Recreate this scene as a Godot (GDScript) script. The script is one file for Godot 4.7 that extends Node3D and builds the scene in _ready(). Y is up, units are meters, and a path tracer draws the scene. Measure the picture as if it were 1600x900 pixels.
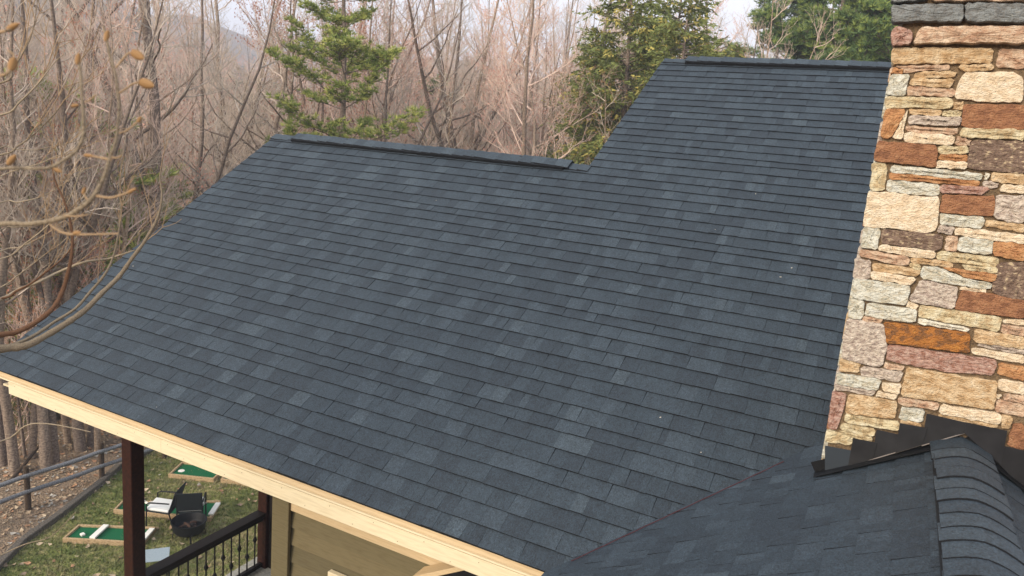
extends Node3D

# ---------------------------------------------------------------- camera maths (pixels of the 1600 x 900 photograph)
const FOCAL := 1173.0
const EYE := Vector3(4.041, 2.542, 3.824)
const PITCH := 0.1992
const YAW := -0.4685
const ROLL := 0.0849
const ROOF_A := 0.5608          # pitch of the main roof
const LAWN_Y := -6.5
var cam_r: Vector3
var cam_u: Vector3
var cam_f: Vector3

func set_axes():
	cam_f = Vector3(sin(YAW) * cos(PITCH), -sin(PITCH), -cos(YAW) * cos(PITCH))
	var r0 := Vector3(cos(YAW), 0, sin(YAW))
	var u0 := r0.cross(cam_f)
	cam_r = r0 * cos(ROLL) + u0 * sin(ROLL)
	cam_u = cam_r.cross(cam_f)

func ray(px: float, py: float) -> Vector3:
	return cam_f + cam_r * ((px - 800.0) / FOCAL) - cam_u * ((py - 450.0) / FOCAL)
func at_depth(px: float, py: float, k: float) -> Vector3:
	return EYE + ray(px, py) * k
func on_z(px: float, py: float, z: float) -> Vector3:
	var d := ray(px, py)
	return EYE + d * ((z - EYE.z) / d.z)
func on_y(px: float, py: float, y: float) -> Vector3:
	var d := ray(px, py)
	return EYE + d * ((y - EYE.y) / d.y)
func to_px(p: Vector3) -> Vector3:
	var d := p - EYE
	var k := d.dot(cam_f)
	return Vector3(800.0 + FOCAL * d.dot(cam_r) / k, 450.0 - FOCAL * d.dot(cam_u) / k, k)

# ---------------------------------------------------------------- mesh builder
class MB:
	var v := PackedVector3Array()
	var n := PackedVector3Array()
	var i := PackedInt32Array()
	func tri(a: Vector3, b: Vector3, c: Vector3):
		var nn := (c - a).cross(b - a).normalized()
		var k := v.size()
		v.append(a); v.append(b); v.append(c)
		n.append(nn); n.append(nn); n.append(nn)
		i.append(k); i.append(k + 1); i.append(k + 2)
	func poly(p: Array, out: Vector3):
		var nn := Vector3.ZERO
		for j in range(1, p.size() - 1):
			nn += (p[j] - p[0]).cross(p[j + 1] - p[0])
		nn = nn.normalized()
		var flip := nn.dot(out) < 0.0
		if flip: nn = -nn
		var k := v.size()
		for q in p:
			v.append(q); n.append(nn)
		for j in range(1, p.size() - 1):
			i.append(k)
			if flip:
				i.append(k + j); i.append(k + j + 1)
			else:
				i.append(k + j + 1); i.append(k + j)
	func tube(p: PackedVector3Array, r: PackedFloat32Array, sides: int, cap := false):
		var k := v.size()
		var m := p.size()
		var side := Vector3.ZERO
		for a in m:
			var d := (p[mini(a + 1, m - 1)] - p[maxi(a - 1, 0)]).normalized()
			if a == 0:
				side = d.cross(Vector3.UP if absf(d.y) < 0.9 else Vector3.RIGHT).normalized()
			else:
				side = (side - d * side.dot(d)).normalized()
			var other := d.cross(side)
			for s in sides:
				var t := TAU * s / sides
				var q := side * cos(t) + other * sin(t)
				v.append(p[a] + q * r[a]); n.append(q)
		for a in m - 1:
			for s in sides:
				var s2 := (s + 1) % sides
				var b0 := k + a * sides
				i.append(b0 + s); i.append(b0 + sides + s); i.append(b0 + s2)
				i.append(b0 + s2); i.append(b0 + sides + s); i.append(b0 + sides + s2)
		if cap:
			for e in [0, m - 1]:
				var ring := []
				for s in sides: ring.append(v[k + e * sides + s])
				poly(ring, (p[e] - p[1 if e == 0 else m - 2]))
	# box with chamfered edges
	func cbox(xf: Transform3D, size: Vector3, ch := 0.004):
		var h := size * 0.5
		ch = minf(ch, minf(h.x, minf(h.y, h.z)) * 0.8)
		for ax in 3:
			for sg in [-1.0, 1.0]:
				var a1 := (ax + 1) % 3
				var a2 := (ax + 2) % 3
				var pts := []
				for c in [[-1, -1], [1, -1], [1, 1], [-1, 1]]:
					var q := Vector3.ZERO
					q[ax] = sg * h[ax]; q[a1] = c[0] * (h[a1] - ch); q[a2] = c[1] * (h[a2] - ch)
					pts.append(xf * q)
				var o := Vector3.ZERO
				o[ax] = sg
				poly(pts, xf.basis * o)
		for ax in 3:
			var a1 := (ax + 1) % 3
			var a2 := (ax + 2) % 3
			for s1 in [-1.0, 1.0]:
				for s2 in [-1.0, 1.0]:
					var pts := []
					for e in [[-1.0, 0], [1.0, 0], [1.0, 1], [-1.0, 1]]:
						var q := Vector3.ZERO
						q[ax] = e[0] * (h[ax] - ch)
						q[a1] = s1 * (h[a1] - (ch if e[1] == 1 else 0.0))
						q[a2] = s2 * (h[a2] - (0.0 if e[1] == 1 else ch))
						pts.append(xf * q)
					var o := Vector3.ZERO
					o[a1] = s1; o[a2] = s2
					poly(pts, xf.basis * o)
		for sx in [-1.0, 1.0]:
			for sy in [-1.0, 1.0]:
				for sz in [-1.0, 1.0]:
					var s := Vector3(sx, sy, sz)
					var pts := []
					for ax in 3:
						var q := s * (h - Vector3.ONE * ch)
						q[ax] = s[ax] * h[ax]
						pts.append(xf * q)
					poly(pts, xf.basis * s)
	# straight board from a to b
	func beam(a: Vector3, b: Vector3, w: float, t: float, up := Vector3.UP, ch := 0.004):
		var d := (b - a).normalized()
		var s := d.cross(up).normalized()
		var u := s.cross(d)
		cbox(Transform3D(Basis(d, u, s), (a + b) * 0.5), Vector3(a.distance_to(b), t, w), ch)
	# prism: outline in the plane (ex, ey) at origin o, pushed along ez by depth
	func prism(o: Vector3, ex: Vector3, ey: Vector3, ez: Vector3, outline: Array, depth: float):
		var f := []
		var b := []
		var mid := Vector2.ZERO
		for q in outline: mid += q / outline.size()
		for q in outline:
			f.append(o + ex * q.x + ey * q.y + ez * depth)
			b.append(o + ex * q.x + ey * q.y)
		poly(f, ez)
		poly(b, -ez)
		for j in outline.size():
			var j2 := (j + 1) % outline.size()
			var m: Vector2 = (outline[j] + outline[j2]) * 0.5 - mid
			poly([b[j], b[j2], f[j2], f[j]], ex * m.x + ey * m.y)
	# lathe round y; profile of Vector2(radius, height)
	func lathe(o: Vector3, profile: Array, sides: int):
		var k := v.size()
		for a in profile.size():
			var d: Vector2 = profile[mini(a + 1, profile.size() - 1)] - profile[maxi(a - 1, 0)]
			var nr := Vector2(d.y, -d.x).normalized()
			for s in sides:
				var t := TAU * s / sides
				v.append(o + Vector3(cos(t) * profile[a].x, profile[a].y, sin(t) * profile[a].x))
				n.append(Vector3(cos(t) * nr.x, nr.y, sin(t) * nr.x))
		for a in profile.size() - 1:
			for s in sides:
				var s2 := (s + 1) % sides
				var b0 := k + a * sides
				i.append(b0 + s); i.append(b0 + s2); i.append(b0 + sides + s)
				i.append(b0 + s2); i.append(b0 + sides + s2); i.append(b0 + sides + s)
	func put(mesh: ArrayMesh, m: Material):
		if v.is_empty(): return
		var a := []
		a.resize(Mesh.ARRAY_MAX)
		a[Mesh.ARRAY_VERTEX] = v
		a[Mesh.ARRAY_NORMAL] = n
		a[Mesh.ARRAY_INDEX] = i
		mesh.add_surface_from_arrays(Mesh.PRIMITIVE_TRIANGLES, a)
		mesh.surface_set_material(mesh.get_surface_count() - 1, m)

func obj(called: String, mb: MB, m: Material, parent: Node) -> MeshInstance3D:
	var mesh := ArrayMesh.new()
	mb.put(mesh, m)
	return mesh_node(called, mesh, parent)
func mesh_node(called: String, mesh: Mesh, parent: Node) -> MeshInstance3D:
	var o := MeshInstance3D.new()
	o.name = called
	o.mesh = mesh
	parent.add_child(o, true)
	return o
var taken := {}
func numbered(called: String) -> String:
	taken[called] = taken.get(called, 0) + 1
	return called if taken[called] == 1 else "%s_%03d" % [called, taken[called] - 1]
func tag(o: Node, label: String, category: String, group := ""):
	o.set_meta("label", label)
	o.set_meta("category", category)
	if group: o.set_meta("group", group)
func thing(called: String, label: String, category: String, at := Vector3.ZERO, turn := 0.0, group := "") -> Node3D:
	var o := Node3D.new()
	o.name = numbered(called)
	add_child(o)
	o.position = at
	o.rotation.y = turn
	tag(o, label, category, group)
	return o
func structure(called: String, mb: MB, m: Material) -> MeshInstance3D:
	var o := obj(called, mb, m, self)
	o.set_meta("kind", "structure")
	return o

# ---------------------------------------------------------------- materials
func noise_tex(sd: int, freq: float, cols: Array, size := 512, kind := FastNoiseLite.TYPE_SIMPLEX_SMOOTH, oct := 5, as_normal := false, bump := 4.0) -> NoiseTexture2D:
	var f := FastNoiseLite.new()
	f.seed = sd
	f.noise_type = kind
	f.frequency = freq
	f.fractal_octaves = oct
	var t := NoiseTexture2D.new()
	t.width = size; t.height = size
	t.seamless = true
	t.noise = f
	t.as_normal_map = as_normal
	t.bump_strength = bump
	if not as_normal and cols:
		var g := Gradient.new()
		var offs := PackedFloat32Array()
		var cc := PackedColorArray()
		for k in cols.size():
			offs.append(float(k) / (cols.size() - 1)); cc.append(cols[k])
		g.offsets = offs; g.colors = cc
		t.color_ramp = g
	return t
func mat(c: Color, rough := 0.85, tex: Texture2D = null, scale := 1.0, nrm: Texture2D = null, nscale := 1.0, world := true) -> StandardMaterial3D:
	var m := StandardMaterial3D.new()
	m.albedo_color = c
	m.roughness = rough
	m.metallic_specular = 0.35
	if tex or nrm:
		m.uv1_triplanar = true
		m.uv1_world_triplanar = world
		m.uv1_scale = Vector3.ONE * scale
	if tex: m.albedo_texture = tex
	if nrm:
		m.normal_enabled = true
		m.normal_texture = nrm
		m.normal_scale = nscale
	return m
func rgb(r: int, g: int, b: int) -> Color:
	return Color(r / 255.0, g / 255.0, b / 255.0)
func granule_images() -> Array:
	# mineral granules of a shingle: one fleck per texel, on a soft mottle
	var rng := RandomNumberGenerator.new()
	rng.seed = 77
	var s := 512
	var f := FastNoiseLite.new()
	f.seed = 5; f.frequency = 0.035
	var soft := f.get_seamless_image(s, s)
	var px := PackedByteArray()
	px.resize(s * s * 3)
	var bp := PackedByteArray()
	bp.resize(s * s * 3)
	var clump := PackedFloat32Array()
	for k in 256 * 256: clump.append(rng.randf())
	for y in s:
		for x in s:
			var q := rng.randf() * 0.6 + 0.4 * clump[(y / 2) * 256 + x / 2]
			var val := 0.42 + 0.58 * q + 0.16 * (soft.get_pixel(x, y).r - 0.5)
			if q > 0.90: val = 1.0
			elif q < 0.14: val = 0.32
			var k := (y * s + x) * 3
			px[k] = int(clampf(val * (0.98 + 0.04 * rng.randf()), 0, 1) * 255)
			px[k + 1] = int(clampf(val, 0, 1) * 255)
			px[k + 2] = int(clampf(val * (0.98 + 0.05 * rng.randf()), 0, 1) * 255)
			var b := int(rng.randf() * 255)
			bp[k] = b; bp[k + 1] = b; bp[k + 2] = b
	var im := Image.create_from_data(s, s, false, Image.FORMAT_RGB8, px)
	var nm := Image.create_from_data(s, s, false, Image.FORMAT_RGB8, bp)
	nm.bump_map_to_normal_map(1.2)
	return [ImageTexture.create_from_image(im), ImageTexture.create_from_image(nm)]

# ---------------------------------------------------------------- roof
var tones := []
var asphalt: StandardMaterial3D
var roof_up := Vector3(0, sin(ROOF_A), -cos(ROOF_A))
var roof_n := Vector3(0, cos(ROOF_A), sin(ROOF_A))
const GABLE_T := 0.586
var gable_a := atan(GABLE_T)
const GABLE_X0 := 2.515
const RIDGE_X := 4.51
const TAB := 0.143

func clip(p: Array, a: float, b: float, c: float) -> Array:
	# keeps the side where a * x + b * y + c >= 0
	var out := []
	for j in p.size():
		var q: Vector2 = p[j]
		var w: Vector2 = p[(j + 1) % p.size()]
		var dq := a * q.x + b * q.y + c
		var dw := a * w.x + b * w.y + c
		if dq >= 0.0: out.append(q)
		if (dq >= 0.0) != (dw >= 0.0):
			out.append(q.lerp(w, dq / (dq - dw)))
	return out

func pick_tone(rng: RandomNumberGenerator) -> int:
	var q := rng.randf()
	if q < 0.26: return 0
	if q < 0.56: return 1
	if q < 0.80: return 2
	if q < 0.945: return 3
	return 4

# one course of tabs; cuts: half-planes [a, b, c] in (along, up) metres
func course_pieces(out: Array, rng: RandomNumberGenerator, a0: float, a1: float, t0: float, expo: float, cuts: Array):
	var a := a0 - rng.randf() * 0.2
	var raised := rng.randf() < 0.5
	var drop := 0.0
	while a < a1:
		var w := rng.randf_range(0.055, 0.15) if raised else rng.randf_range(0.045, 0.20)
		if rng.randf() < 0.08: w += 0.12
		drop = rng.randf_range(-0.002, 0.002) + 0.0035 * sin(a * 1.7 + t0 * 9.0) + 0.002 * sin(a * 4.1 - t0 * 23.0)
		var lo := maxf(a, a0)
		var hi := minf(a + w, a1)
		if hi - lo > 0.012:
			var lean := rng.randf_range(-0.004, 0.004)
			var p := [Vector2(lo + 0.0003, t0 + drop), Vector2(hi - 0.0003, t0 + drop), Vector2(hi - 0.0003 + lean, t0 + expo + 0.035), Vector2(lo + 0.0003 + lean, t0 + expo + 0.035)]
			for c in cuts:
				p = clip(p, c[0], c[1], c[2])
				if p.size() < 3: break
			if p.size() >= 3:
				out.append({"p": p, "t": t0, "e": expo + 0.035, "h": (0.0125 if raised else 0.0100) + rng.randf_range(-0.001, 0.0012), "tone": pick_tone(rng) if raised else mini(pick_tone(rng), 3)})
		a += w
		raised = not raised if rng.randf() < 0.8 else raised

func piece_into(top: MB, side: MB, pc: Dictionary, o: Vector3, ea: Vector3, eu: Vector3, en: Vector3):
	var up := []
	var dn := []
	var mid := Vector2.ZERO
	for q in pc.p: mid += q / pc.p.size()
	for q in pc.p:
		var f: float = clampf((q.y - pc.t) / pc.e, -0.05, 1.0)
		var h: float = pc.h * (1.0 - f) + 0.0012
		var g: Vector3 = o + ea * q.x + eu * q.y
		up.append(g + en * h)
		dn.append(g + en * -0.006)
	top.poly(up, en)
	for j in up.size():
		var j2 := (j + 1) % up.size()
		var m: Vector2 = (pc.p[j] + pc.p[j2]) * 0.5 - mid
		side.poly([dn[j], dn[j2], up[j2], up[j]], ea * m.x + eu * m.y)

# the 300 that show largest become parts of their own, the rest one field
func lay(parent: Node, pieces: Array, o: Vector3, ea: Vector3, eu: Vector3, en: Vector3):
	for pc in pieces:
		var mid := Vector2.ZERO
		for q in pc.p: mid += q / pc.p.size()
		var px := to_px(o + ea * mid.x + eu * mid.y)
		var seen: bool = px.z > 0.3 and px.x > 5 and px.x < 1595 and px.y > 5 and px.y < 895
		if px.x > 1300 and px.y < 700: seen = false
		var w: float = 0.0
		for q in pc.p: w = maxf(w, absf(q.x - mid.x))
		pc["size"] = w / (px.z * px.z) if seen else -px.z
	pieces.sort_custom(func(x, y): return x["size"] > y["size"])
	var field := []
	for k in tones.size() + 1: field.append(MB.new())
	for k in pieces.size():
		var pc: Dictionary = pieces[k]
		if k < 295 and pc["size"] > 0.0:
			var top := MB.new()
			var side := MB.new()
			piece_into(top, side, pc, o, ea, eu, en)
			var mesh := ArrayMesh.new()
			top.put(mesh, tones[pc.tone])
			side.put(mesh, asphalt)
			mesh_node("shingle", mesh, parent)
		else:
			piece_into(field[pc.tone], field[-1], pc, o, ea, eu, en)
	var fm := ArrayMesh.new()
	for k in tones.size(): field[k].put(fm, tones[k])
	field[-1].put(fm, asphalt)
	if fm.get_surface_count() > 0:
		mesh_node("shingle_field", fm, parent).set_meta("kind", "stuff")

# caps bent over a ridge: from p along dir; da and db point down the two slopes
func ridge_caps(parent: Node, p: Vector3, dir: Vector3, length: float, da: Vector3, db: Vector3, half: float, lift: float, round_: float, step: float, rng: RandomNumberGenerator, ends_to_start := true):
	var n := int(ceil(length / step))
	for k in n:
		var s0 := k * step + rng.randf_range(-0.007, 0.007)
		var skew := rng.randf_range(-0.006, 0.006)
		var s1 := minf(s0 + step + 0.05, length + 0.05)
		var top := MB.new()
		var side := MB.new()
		var rows := []
		var hw := half + rng.randf_range(-0.007, 0.007)
		var bump := rng.randf_range(-0.002, 0.004)
		for e in 2:
			var s := s0 if e == 0 else s1
			var extra := 0.010 if (e == 0) == ends_to_start else 0.001
			var row := []
			for j in range(-4, 5):
				var f := j / 4.0
				var d := da if f < 0 else db
				var w := absf(f) * hw
				var y := lift + extra + bump + rng.randf_range(-0.0008, 0.0008)
				var q := p + dir * (s + skew * f) + d * w + Vector3.UP * y
				# a bent strip is round at the top
				var r := maxf(0.0, 1.0 - absf(f)) 
				q -= Vector3.UP * round_ * r * r
				row.append(q)
			rows.append(row)
		for j in 8:
			var quad := [rows[0][j], rows[0][j + 1], rows[1][j + 1], rows[1][j]]
			top.poly(quad, Vector3.UP)
		for e in 2:
			for j in 8:
				var q0: Vector3 = rows[e][j]
				var q1: Vector3 = rows[e][j + 1]
				side.poly([q0, q1, q1 - Vector3.UP * 0.009, q0 - Vector3.UP * 0.009], dir * (-1.0 if e == 0 else 1.0))
		for j in [0, 8]:
			var q0: Vector3 = rows[0][j]
			var q1: Vector3 = rows[1][j]
			side.poly([q0, q1, q1 - Vector3.UP * 0.009, q0 - Vector3.UP * 0.009], da if j == 0 else db)
		var mesh := ArrayMesh.new()
		top.put(mesh, tones[rng.randi_range(2, 4)])  # lighter tones only: sky light on the upward-facing caps put into their colour
		side.put(mesh, asphalt)
		mesh_node("cap_shingle", mesh, parent)

func build_roofs(house: Node3D):
	var rng := RandomNumberGenerator.new()
	rng.seed = 4
	var T1 := 4.315
	var T2 := 6.86
	# ---- main roof: board deck under the shingles, one slab to each ridge
	var deck := MB.new()
	for r in [[-3.36, 1.07, 0.0, T1], [1.07, 5.9, 0.0, T2]]:
		deck.prism(roof_n * -0.036, Vector3.RIGHT, roof_up, roof_n, [Vector2(r[0], r[2]), Vector2(r[1], r[2]), Vector2(r[1], r[3]), Vector2(r[0], r[3])], 0.03)
	var main := obj("main_roof", deck, asphalt, house)
	var pieces := []
	var t := -0.012
	var k := 0
	while t < T2 - 0.02:
		var expo := TAB
		if k in [7, 15, 23, 33]: expo *= 0.74
		var lo := -3.39 if t < T1 - 0.05 else 1.045
		var cuts := [[0.0, -1.0, T2]]
		if t < T1 and t + expo + 0.035 > T1 and lo < 0: cuts = [[0.0, -1.0, T1 + 0.01]]
		# the cut along the valley, up to the gable's ridge
		if t < 2.25: cuts.append([-1.0, 0.908, 2.609 - 0.10 * 0.908 + 0.035])
		course_pieces(pieces, rng, lo, 5.9, t, expo, cuts)
		if t < T1 and t + expo + 0.035 > T1 and lo < 0:
			course_pieces(pieces, rng, 1.045, 5.9, t, expo, [[0.0, -1.0, T2]])
		t += expo
		k += 1
	lay(main, pieces, Vector3.ZERO, Vector3.RIGHT, roof_up, roof_n)
	# ---- cross gable: ridge runs towards the viewer
	var g_up := Vector3(cos(gable_a), sin(gable_a), 0)
	var g_n := Vector3(-sin(gable_a), cos(gable_a), 0)
	var TG := (RIDGE_X - GABLE_X0) / cos(gable_a)
	var go := Vector3(GABLE_X0, 0, 0)
	var gd := MB.new()
	var gl := []
	# outline in (z, up): bounded by the valley
	for q in [[0.03, 0.0], [2.6, 0.0], [2.6, TG], [-1.8, TG]]: gl.append(Vector2(q[0], q[1]))
	gd.prism(go + g_n * -0.036, Vector3.BACK, g_up, g_n, gl, 0.03)
	var g_up2 := Vector3(-cos(gable_a), sin(gable_a), 0)
	var g_n2 := Vector3(sin(gable_a), cos(gable_a), 0)
	var go2 := Vector3(2.0 * RIDGE_X - GABLE_X0, 0, 0)
	gd.prism(go2 + g_n2 * -0.036, Vector3.BACK, g_up2, g_n2, gl, 0.03)
	var gable := obj("gable_roof", gd, asphalt, house)
	# valley in (z, up): z >= -0.087 - (x - 2.609) * 0.933 - 0.03
	var cg := cos(gable_a)
	pieces = []
	t = -0.012
	while t < TG - 0.02:
		var cuts := [[0.0, -1.0, TG], [1.0, 0.933 * cg, 0.087 + (GABLE_X0 - 2.609) * 0.933 + 0.04]]
		course_pieces(pieces, rng, -1.9, 2.6, t, TAB, cuts)
		t += TAB
	# tabs that would stand inside the chimney are left out
	pieces = pieces.filter(func(pc): return not (GABLE_X0 + pc.t * cg > 3.90 and pc.p.reduce(func(m, q): return maxf(m, q.x), -9.0) < -0.62))
	lay(gable, pieces, go, Vector3.BACK, g_up, g_n)
	pieces = []
	t = -0.012
	while t < TG - 0.02:
		course_pieces(pieces, rng, -0.62, 2.6, t, TAB, [[0.0, -1.0, TG]])
		t += TAB
	var rn := Node3D.new()
	rn.name = "gable_slope"
	house.add_child(rn, true)
	lay(rn, pieces, go2, Vector3.BACK, g_up2, g_n2)
	# chalk line snapped along the valley
	var chalk := MB.new()
	var c0 := Vector3(2.56, 0.0, 0.0)
	var last := Vector3.ZERO
	for j in 25:
		var x := lerpf(2.60, 3.60, j / 24.0)
		var z := -0.087 - (x - 2.609) * 0.933 + 0.040
		var q := Vector3(x + 0.036, (x + 0.036 - GABLE_X0) * GABLE_T + 0.0195, z + 0.004 * sin(j * 2.1))
		if j > 0:
			chalk.beam(last, q, 0.0045, 0.004, Vector3.UP, 0.001)
		last = q
	obj("chalk_line", chalk, mat(rgb(74, 34, 36), 0.9), gable)
	# ---- rear slopes and the gable end between the two ridges
	var rear := MB.new()
	var down := Vector3(0, -sin(ROOF_A), -cos(ROOF_A))
	var rn2 := Vector3(0, cos(ROOF_A), -sin(ROOF_A))
	for r in [[-3.38, 1.07, T1], [1.06, 5.9, T2]]:
		var top: Vector3 = roof_up * r[2]
		rear.prism(top + rn2 * -0.03, Vector3.RIGHT, down, rn2, [Vector2(r[0], 0.0), Vector2(r[1], 0.0), Vector2(r[1], r[2]), Vector2(r[0], r[2])], 0.035)
	obj("rear_roof", rear, tones[1], house)
	# ---- ridge vents and caps
	var vent_m := mat(rgb(22, 24, 27), 0.7)
	for r in [[-3.39, 1.02, T1, -3.02, 0.80], [1.05, 5.9, T2, 1.36, 5.9]]:
		var top: Vector3 = roof_up * r[2] + Vector3.UP * 0.004
		var vent := MB.new()
		for s in [1.0, -1.0]:
			var dn := Vector3(0, -sin(ROOF_A), s * cos(ROOF_A))
			var nn := Vector3(0, cos(ROOF_A), s * sin(ROOF_A))
			vent.prism(top + nn * 0.006, Vector3.RIGHT, dn, nn, [Vector2(r[3], 0.0), Vector2(r[4], 0.0), Vector2(r[4], 0.135), Vector2(r[3], 0.135)], 0.034)
		var vn := obj("ridge_vent", vent, vent_m, house)
		var da := Vector3(0, -sin(ROOF_A), cos(ROOF_A))
		var db := Vector3(0, -sin(ROOF_A), -cos(ROOF_A))
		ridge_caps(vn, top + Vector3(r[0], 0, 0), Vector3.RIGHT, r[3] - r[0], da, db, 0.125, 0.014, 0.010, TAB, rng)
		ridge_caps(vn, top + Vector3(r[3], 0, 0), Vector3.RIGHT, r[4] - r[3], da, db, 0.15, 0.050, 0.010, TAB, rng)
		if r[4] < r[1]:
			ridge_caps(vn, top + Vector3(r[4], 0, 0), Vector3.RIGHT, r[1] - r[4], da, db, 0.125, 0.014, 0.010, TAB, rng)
	var gtop := Vector3(RIDGE_X, (RIDGE_X - GABLE_X0) * GABLE_T, -0.60)
	var gv := MB.new()
	for s in [-1.0, 1.0]:
		var dn := Vector3(s * cos(gable_a), -sin(gable_a), 0)
		var nn := Vector3(s * sin(gable_a), cos(gable_a), 0)
		gv.prism(gtop + nn * 0.006, Vector3.BACK, dn, nn, [Vector2(0.30, 0.0), Vector2(3.2, 0.0), Vector2(3.2, 0.135), Vector2(0.30, 0.135)], 0.036)
	var gvn := obj("ridge_vent", gv, vent_m, house)
	var ga := Vector3(-cos(gable_a), -sin(gable_a), 0)
	var gb := Vector3(cos(gable_a), -sin(gable_a), 0)
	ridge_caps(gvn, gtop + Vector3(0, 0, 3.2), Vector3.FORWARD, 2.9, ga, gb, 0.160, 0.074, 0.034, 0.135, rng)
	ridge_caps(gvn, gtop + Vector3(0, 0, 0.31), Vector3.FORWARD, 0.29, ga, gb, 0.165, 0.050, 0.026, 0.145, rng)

# ---------------------------------------------------------------- chimney
var stone_mats := {}
func stone_mesh(poly2: Array, rng: RandomNumberGenerator, proud: float, rough: float) -> ArrayMesh:
	# outline in (x, y) metres on the chimney's front face
	var mid := Vector2.ZERO
	var lo := Vector2(1e9, 1e9)
	var hi := Vector2(-1e9, -1e9)
	for q in poly2:
		lo = lo.min(q); hi = hi.max(q)
	mid = (lo + hi) * 0.5
	var half := (hi - lo) * 0.5
	var f := FastNoiseLite.new()
	f.seed = rng.randi() % 9999
	f.frequency = 13.0
	f.fractal_octaves = 3
	# resample the outline, rounding the corners
	var ring := []
	var per := 0.0
	for j in poly2.size(): per += poly2[j].distance_to(poly2[(j + 1) % poly2.size()])
	var want := clampi(int(per / 0.022), 18, 56)
	for j in poly2.size():
		var a: Vector2 = poly2[j]
		var b: Vector2 = poly2[(j + 1) % poly2.size()]
		var m := maxi(2, int(round(want * a.distance_to(b) / per)))
		for s in m:
			var u := (s + 0.5) / m
			ring.append(a.lerp(b, u) + Vector2(rng.randf_range(-1, 1), rng.randf_range(-1, 1)) * 0.0036)
	var cen := Vector2.ZERO
	for q in ring: cen += q / ring.size()
	var insets := [[-0.0025, -0.05], [-0.0028, 0.0], [-0.0016, 0.90], [0.0012, 1.0], [0.018, 1.02]]
	var mb := MB.new()
	var n := ring.size()
	var layers := []
	for L in insets:
		var row := []
		for q in ring:
			var sx: float = 1.0 - minf(L[0] / maxf(half.x, 0.004), 0.75)
			var sy: float = 1.0 - minf(L[0] / maxf(half.y, 0.004), 0.75)
			var p := Vector2(cen.x + (q.x - cen.x) * sx, cen.y + (q.y - cen.y) * sy)
			var z: float = proud * L[1]
			if L[1] > 0.3: z += f.get_noise_2d(p.x, p.y) * rough * (0.8 if L[1] < 0.8 else 1.0)
			row.append(Vector3(p.x, p.y, z if L[1] >= 0.0 else -0.04))
		layers.append(row)
	# the cleft face inside: rings closing on the long axis
	for s in [0.74, 0.5, 0.25]:
		var row := []
		for q in layers[4]:
			var p := Vector2(cen.x + (q.x - cen.x) * (s if half.x < half.y * 1.5 else lerpf(1.0, s, 0.75)), cen.y + (q.y - cen.y) * s)
			row.append(Vector3(p.x, p.y, proud * 1.04 + f.get_noise_2d(p.x, p.y) * rough))
		layers.append(row)
	# chiselled facets: every face keeps its own normal
	for L in range(3, layers.size()):
		for j in n: layers[L][j].z += rng.randf_range(-0.5, 0.5) * rough * (0.5 if L == 3 else 0.9)
	var tip := Vector3(cen.x, cen.y, proud * 1.04 + f.get_noise_2d(cen.x, cen.y) * rough)
	for L in layers.size() - 1:
		for j in n:
			var j2 := (j + 1) % n
			var q0: Vector3 = layers[L][j]
			var q1: Vector3 = layers[L][j2]
			var q2: Vector3 = layers[L + 1][j2]
			var q3: Vector3 = layers[L + 1][j]
			var out := Vector3(q0.x - cen.x, q0.y - cen.y, 0.0).normalized() * 0.2 + Vector3.BACK * (1.0 if L > 0 else 0.0)
			mb.poly([q0, q1, q2], out)
			mb.poly([q0, q2, q3], out)
	for j in n:
		mb.poly([layers[-1][j], layers[-1][(j + 1) % n], tip], Vector3.BACK)
	var mesh := ArrayMesh.new()
	mb.put(mesh, null)
	return mesh

func make_stone_mats():
	var nrm := noise_tex(31, 0.05, [], 512, FastNoiseLite.TYPE_SIMPLEX, 6, true, 14.0)
	var defs := {
		"gy": [[98, 101, 101], [124, 127, 126], [146, 146, 140], [108, 106, 102]],
		"pk": [[154, 126, 104], [190, 164, 138], [210, 190, 166], [166, 128, 102]],
		"tn": [[158, 132, 98], [194, 168, 132], [212, 192, 160], [172, 138, 98]],
		"cr": [[194, 174, 146], [214, 197, 170], [224, 210, 188], [204, 180, 148]],
		"sg": [[164, 163, 148], [196, 194, 180], [214, 212, 202], [182, 170, 146]],
		"yl": [[170, 154, 120], [196, 182, 148], [210, 200, 172], [176, 150, 112]],
		"br": [[118, 80, 56], [148, 104, 74], [162, 120, 88], [130, 90, 66]],
		"og": [[126, 84, 44], [160, 104, 52], [180, 124, 62], [108, 78, 56]],
		"lg": [[136, 124, 114], [186, 172, 156], [212, 200, 184], [148, 130, 118]],
		"mt": [[84, 70, 62], [120, 100, 86], [196, 176, 142], [102, 82, 70]],
		"rd": [[138, 104, 92], [168, 136, 122], [192, 166, 148], [140, 98, 80]],
		"wh": [[196, 190, 172], [214, 208, 192], [224, 218, 204], [200, 190, 168]],
		"rs": [[148, 104, 70], [176, 130, 88], [192, 154, 114], [162, 114, 78]],
	}
	var sd := 100
	for k in defs:
		var d: Array = defs[k]
		var cols := []
		for c in [d[0], d[0], d[3], d[1], d[1], d[2], d[2]]: cols.append(rgb(c[0], c[1], c[2]))
		sd += 7
		var big: float = 0.026 if k in ["lg", "mt", "rd"] else 0.014
		var m := mat(Color(1, 1, 1), 0.88, noise_tex(sd, big, cols, 512, FastNoiseLite.TYPE_SIMPLEX_SMOOTH, 7), 2.1, nrm, 0.8)
		m.uv1_scale = Vector3(1.7, 3.0, 1.7)
		m.uv1_offset = Vector3(sd * 0.13, sd * 0.37, 0)
		stone_mats[k] = m

var stone_polys := []      # [colour, outline in metres]
func digit(ox: float, oy: float, sc: float, rows: Array):
	for r in rows:
		var p := []
		for k in range(1, r.size(), 2):
			var q := on_z(ox + r[k] / sc, oy + r[k + 1] / sc, -0.62)
			p.append(Vector2(q.x, q.y))
		stone_polys.append([r[0], p])

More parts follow.
